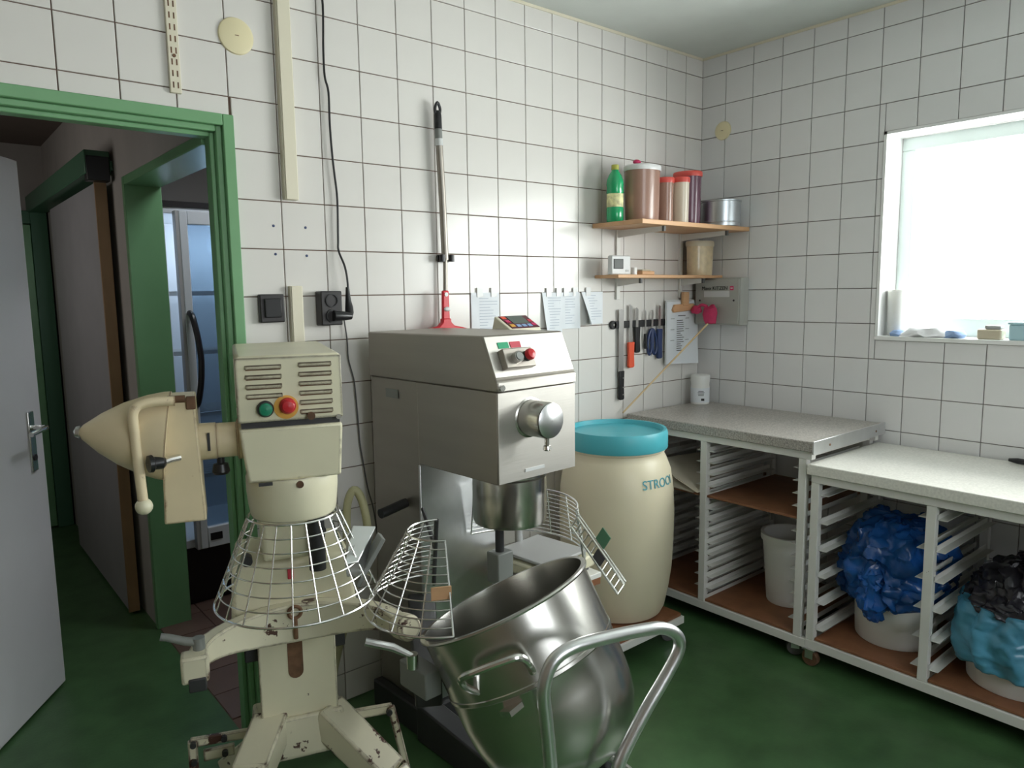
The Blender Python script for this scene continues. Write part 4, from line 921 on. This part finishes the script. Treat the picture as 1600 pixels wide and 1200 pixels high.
ey.tube([(-.004, -.044, .64), (-.004, -.042, .58)], .006, 8).build('eye_bolt', 'rust', yo)
# base and legs
MB().hexa([(-.125, -.03, .23), (.125, -.03, .23), (.14, .19, .10), (-.14, .19, .10), (-.115, -.02, .345), (.115, -.02, .345), (.12, .18, .30), (-.12, .18, .30)]).build('base', 'cream_worn', CM, bev=.008)
for nm, a_, b_, c_ in (('leg', (-.075, .02, .315), (-.140, -.15, .285), (-.205, -.36, .05)), ('leg', (.07, .02, .315), (.215, -.14, .185), (.315, -.27, .045))):
    m_ = MB().beam(a_, b_, .095, .085, .09, .07); m_.beam(b_, c_, .09, .07, .08, .05); m_.build(nm, 'cream_worn', CM, bev=.006)
for s_ in (-1, 1): MB().beam((s_*.09, .12, .2), (s_*.2, .30, .05), .08, .09, .06, .05).build('leg', 'cream_worn', CM, bev=.006)
for x, y in ((-.205, -.36), (.315, -.27), (-.2, .30), (.2, .30)): MB().cyl((x, y, 0), (x, y, .045), .022, n=16).build('foot', 'rubber', CM)
# wheel brackets
br = MB().beam((-.285, .05, .296), (-.12, .05, .287), .014, .026).box(-.292, -.268, .04, .06, .02, .30).box(-.255, -.175, .044, .056, .235, .268).build('wheel_bracket', 'cream_worn', CM, bev=.003)
for p in ((-.278, .295), (-.278, .245), (-.20, .252), (-.20, .295)): MB().cyl((p[0], .03, p[1]), (p[0], .045, p[1]), .008, n=12).build('bolt', 'dark', br)
br = MB().beam((.12, .05, .275), (.265, .05, .268), .014, .030).beam((.262, .045, .275), (.312, .045, .02), .022, .014, upv=(0, 1, 0)).build('wheel_bracket', 'cream_worn', CM, bev=.003)
for p in ((.255, .032, .262), (.305, .032, .07)): MB().cyl(p, (p[0], p[1]+.012, p[2]), .009, n=12).build('bolt', 'dark', br)
# wire guard under the head
gc = MB(); guard(gc, (-.003, -.165, 0), .965, .108, .755, .195, R(140), R(400), 7, 15, .0018, .0028)
gc.build('wire_guard', 'wire', CM)
MB().hexa([(.105, -.26, .815), (.145, -.24, .80), (.175, -.17, .855), (.12, -.17, .875), (.10, -.265, .850), (.135, -.25, .845), (.20, -.16, .90), (.14, -.16, .91)]).build('feed_chute', 'alu', CM, bev=.002)
MB().beam((.135, -.20, .77), (.205, -.20, .885), .05, .012).build('chute_flap', 'armgrey', CM, bev=.002)
# slicer attachment on the left side
hx = MB().lathe([(.047, 0), (.047, .010), (.040, .012), (.040, .055), (.042, .056), (.042, .095), (.036, .10)], 36, o=(-.112, -.20, 1.165), axis=(-1, 0, 0)).build('attachment_neck', 'cream_warm', CM)
MB().box(-.187, -.181, -.243, -.232, 1.15, 1.19).build('slot', 'dark', hx)
MB().lathe([(.008, .0), (.008, -.016), (.016, -.018), (.02, -.036), (.016, -.042), (.001, -.042)], 20, o=(-.162, -.20, 1.128), cap1=False).build('clamp_knob', 'black', hx)
sa = MB().hexa([(-.285, -.245, .992), (-.198, -.245, .992), (-.198, -.155, .992), (-.285, -.155, .992), (-.275, -.262, 1.275), (-.207, -.262, 1.275), (-.207, -.14, 1.275), (-.275, -.14, 1.275)]).build('slicer_housing', 'cream_warm', CM, bev=.004)
MB().lathe([(.100, 0), (.098, .015), (.088, .05), (.068, .095), (.043, .135), (.016, .168), (.001, .178)], 48, o=(-.268, -.20, 1.185), axis=(-1, 0, .13), sy=1., cap1=False).build('slicer_cone', 'cream_warm', sa)
MB().lathe([(.014, 0), (.011, .008), (.001, .012)], 16, o=(-.440, -.20, 1.2075), axis=(-1, 0, .13), cap1=False).build('cone_tip', 'alu', sa)
MB().tube(smoothpts([(-.245, -.275, 1.272), (-.30, -.28, 1.272), (-.325, -.285, 1.255), (-.325, -.285, 1.20), (-.322, -.285, 1.11), (-.320, -.285, 1.06)], 5), .0105, 12).build('press_lever', 'cream_warm', sa)
MB().sphere((-.319, -.285, 1.05), .018, 16).build('lever_ball', 'cream', sa)
MB().tube([(-.245, -.262, 1.145), (-.262, -.275, 1.145), (-.275, -.285, 1.143)], .008, 10).build('clamp_screw', 'chrome', sa)
MB().lathe([(.010, 0), (.015, .006), (.014, .022), (.019, .026), (.018, .034), (.001, .035)], 18, o=(-.272, -.283, 1.143), axis=(-1, -.4, 0), cap1=False).build('clamp_knob', 'black', sa)
MB().box(-.224, -.205, -.268, -.25, 1.25, 1.278).build('latch', 'rust', sa, bev=.002)
MB().cyl((-.26, -.27, 1.275), (-.225, -.27, 1.275), .008, n=12).build('hinge_pin', 'rust', sa)
# hose loop hung behind the cream mixer
hs = [(-2.285, -.40, .64), (-2.283, -.402, .78), (-2.278, -.405, .87), (-2.258, -.41, .912), (-2.238, -.42, .88), (-2.228, -.43, .80), (-2.215, -.40, .70), (-2.20, -.30, .60), (-2.20, -.2, .4), (-2.23, -.15, .2), (-2.25, -.15, .014)]
tag(MB().tube(smoothpts([(-2.29, -.38, .60)]+hs, 5), .0125, 12).build('rubber_hose', 'hose'), 'khaki rubber hose looped behind the cream mixer', 'hose')
bh = MB().tube([wloc(-2.012, -.30, .80), wloc(-2.12, -.32, .788)], .016, 12).build('bar_handle', 'black', SM)
# ------------------------------------------------------------------ window sill things
SZ = WZ0+.018
wt = thing('white_container', 'tall white container standing in the window corner', 'container', (.075, -.985, SZ))
MB().lathe([(.036, 0), (.038, .004), (.044, .19), (.046, .192), (.046, .198), (.042, .198), (.036, .008), (.001, .008)], 32, sx=1.1, cap1=False).build('shell', 'whiteplastic', wt)
ct = thing('folded_cloth', 'white and blue cloth lying on the window sill', 'cloth', (.025, -1.115, SZ))
MB().lathe(dense([(.001, .035), (.06, .034), (.10, .02), (.115, .006), (.10, .001)], 3), 40, sx=.32, sy=1.0, fn=crump(2, .012, 22)).build('fold', 'cloth', ct)
MB().lathe(dense([(.001, .028), (.02, .026), (.032, .012), (.03, .001)], 3), 20, o=(0, .105, 0), fn=crump(4, .006, 30)).build('corner', 'clothblue', ct)
MB().lathe(dense([(.001, .03), (.03, .028), (.045, .012), (.04, .001)], 3), 20, o=(0, -.115, 0), sx=.7, fn=crump(6, .008, 30)).build('corner', 'clothblue', ct)
gb = thing('soap_box', 'small beige and grey box further along the window sill', 'box', (.03, -1.36, SZ))
MB().box(-.025, .03, -.04, .045, 0, .04).build('case', 'beige', gb, bev=.006)
MB().box(-.02, .025, -.035, .02, .04, .055).build('lid', 'grey', gb, bev=.004)
pbx = thing('plastic_box', 'pale blue plastic box at the right edge of the window sill', 'box', (.03, -1.47, SZ))
MB().box(-.03, .04, -.06, .045, 0, .06).build('case', 'bluebox', pbx, bev=.006)
MB().box(-.034, .044, -.064, .049, .06, .07).build('lid', 'bluebox', pbx, bev=.004)
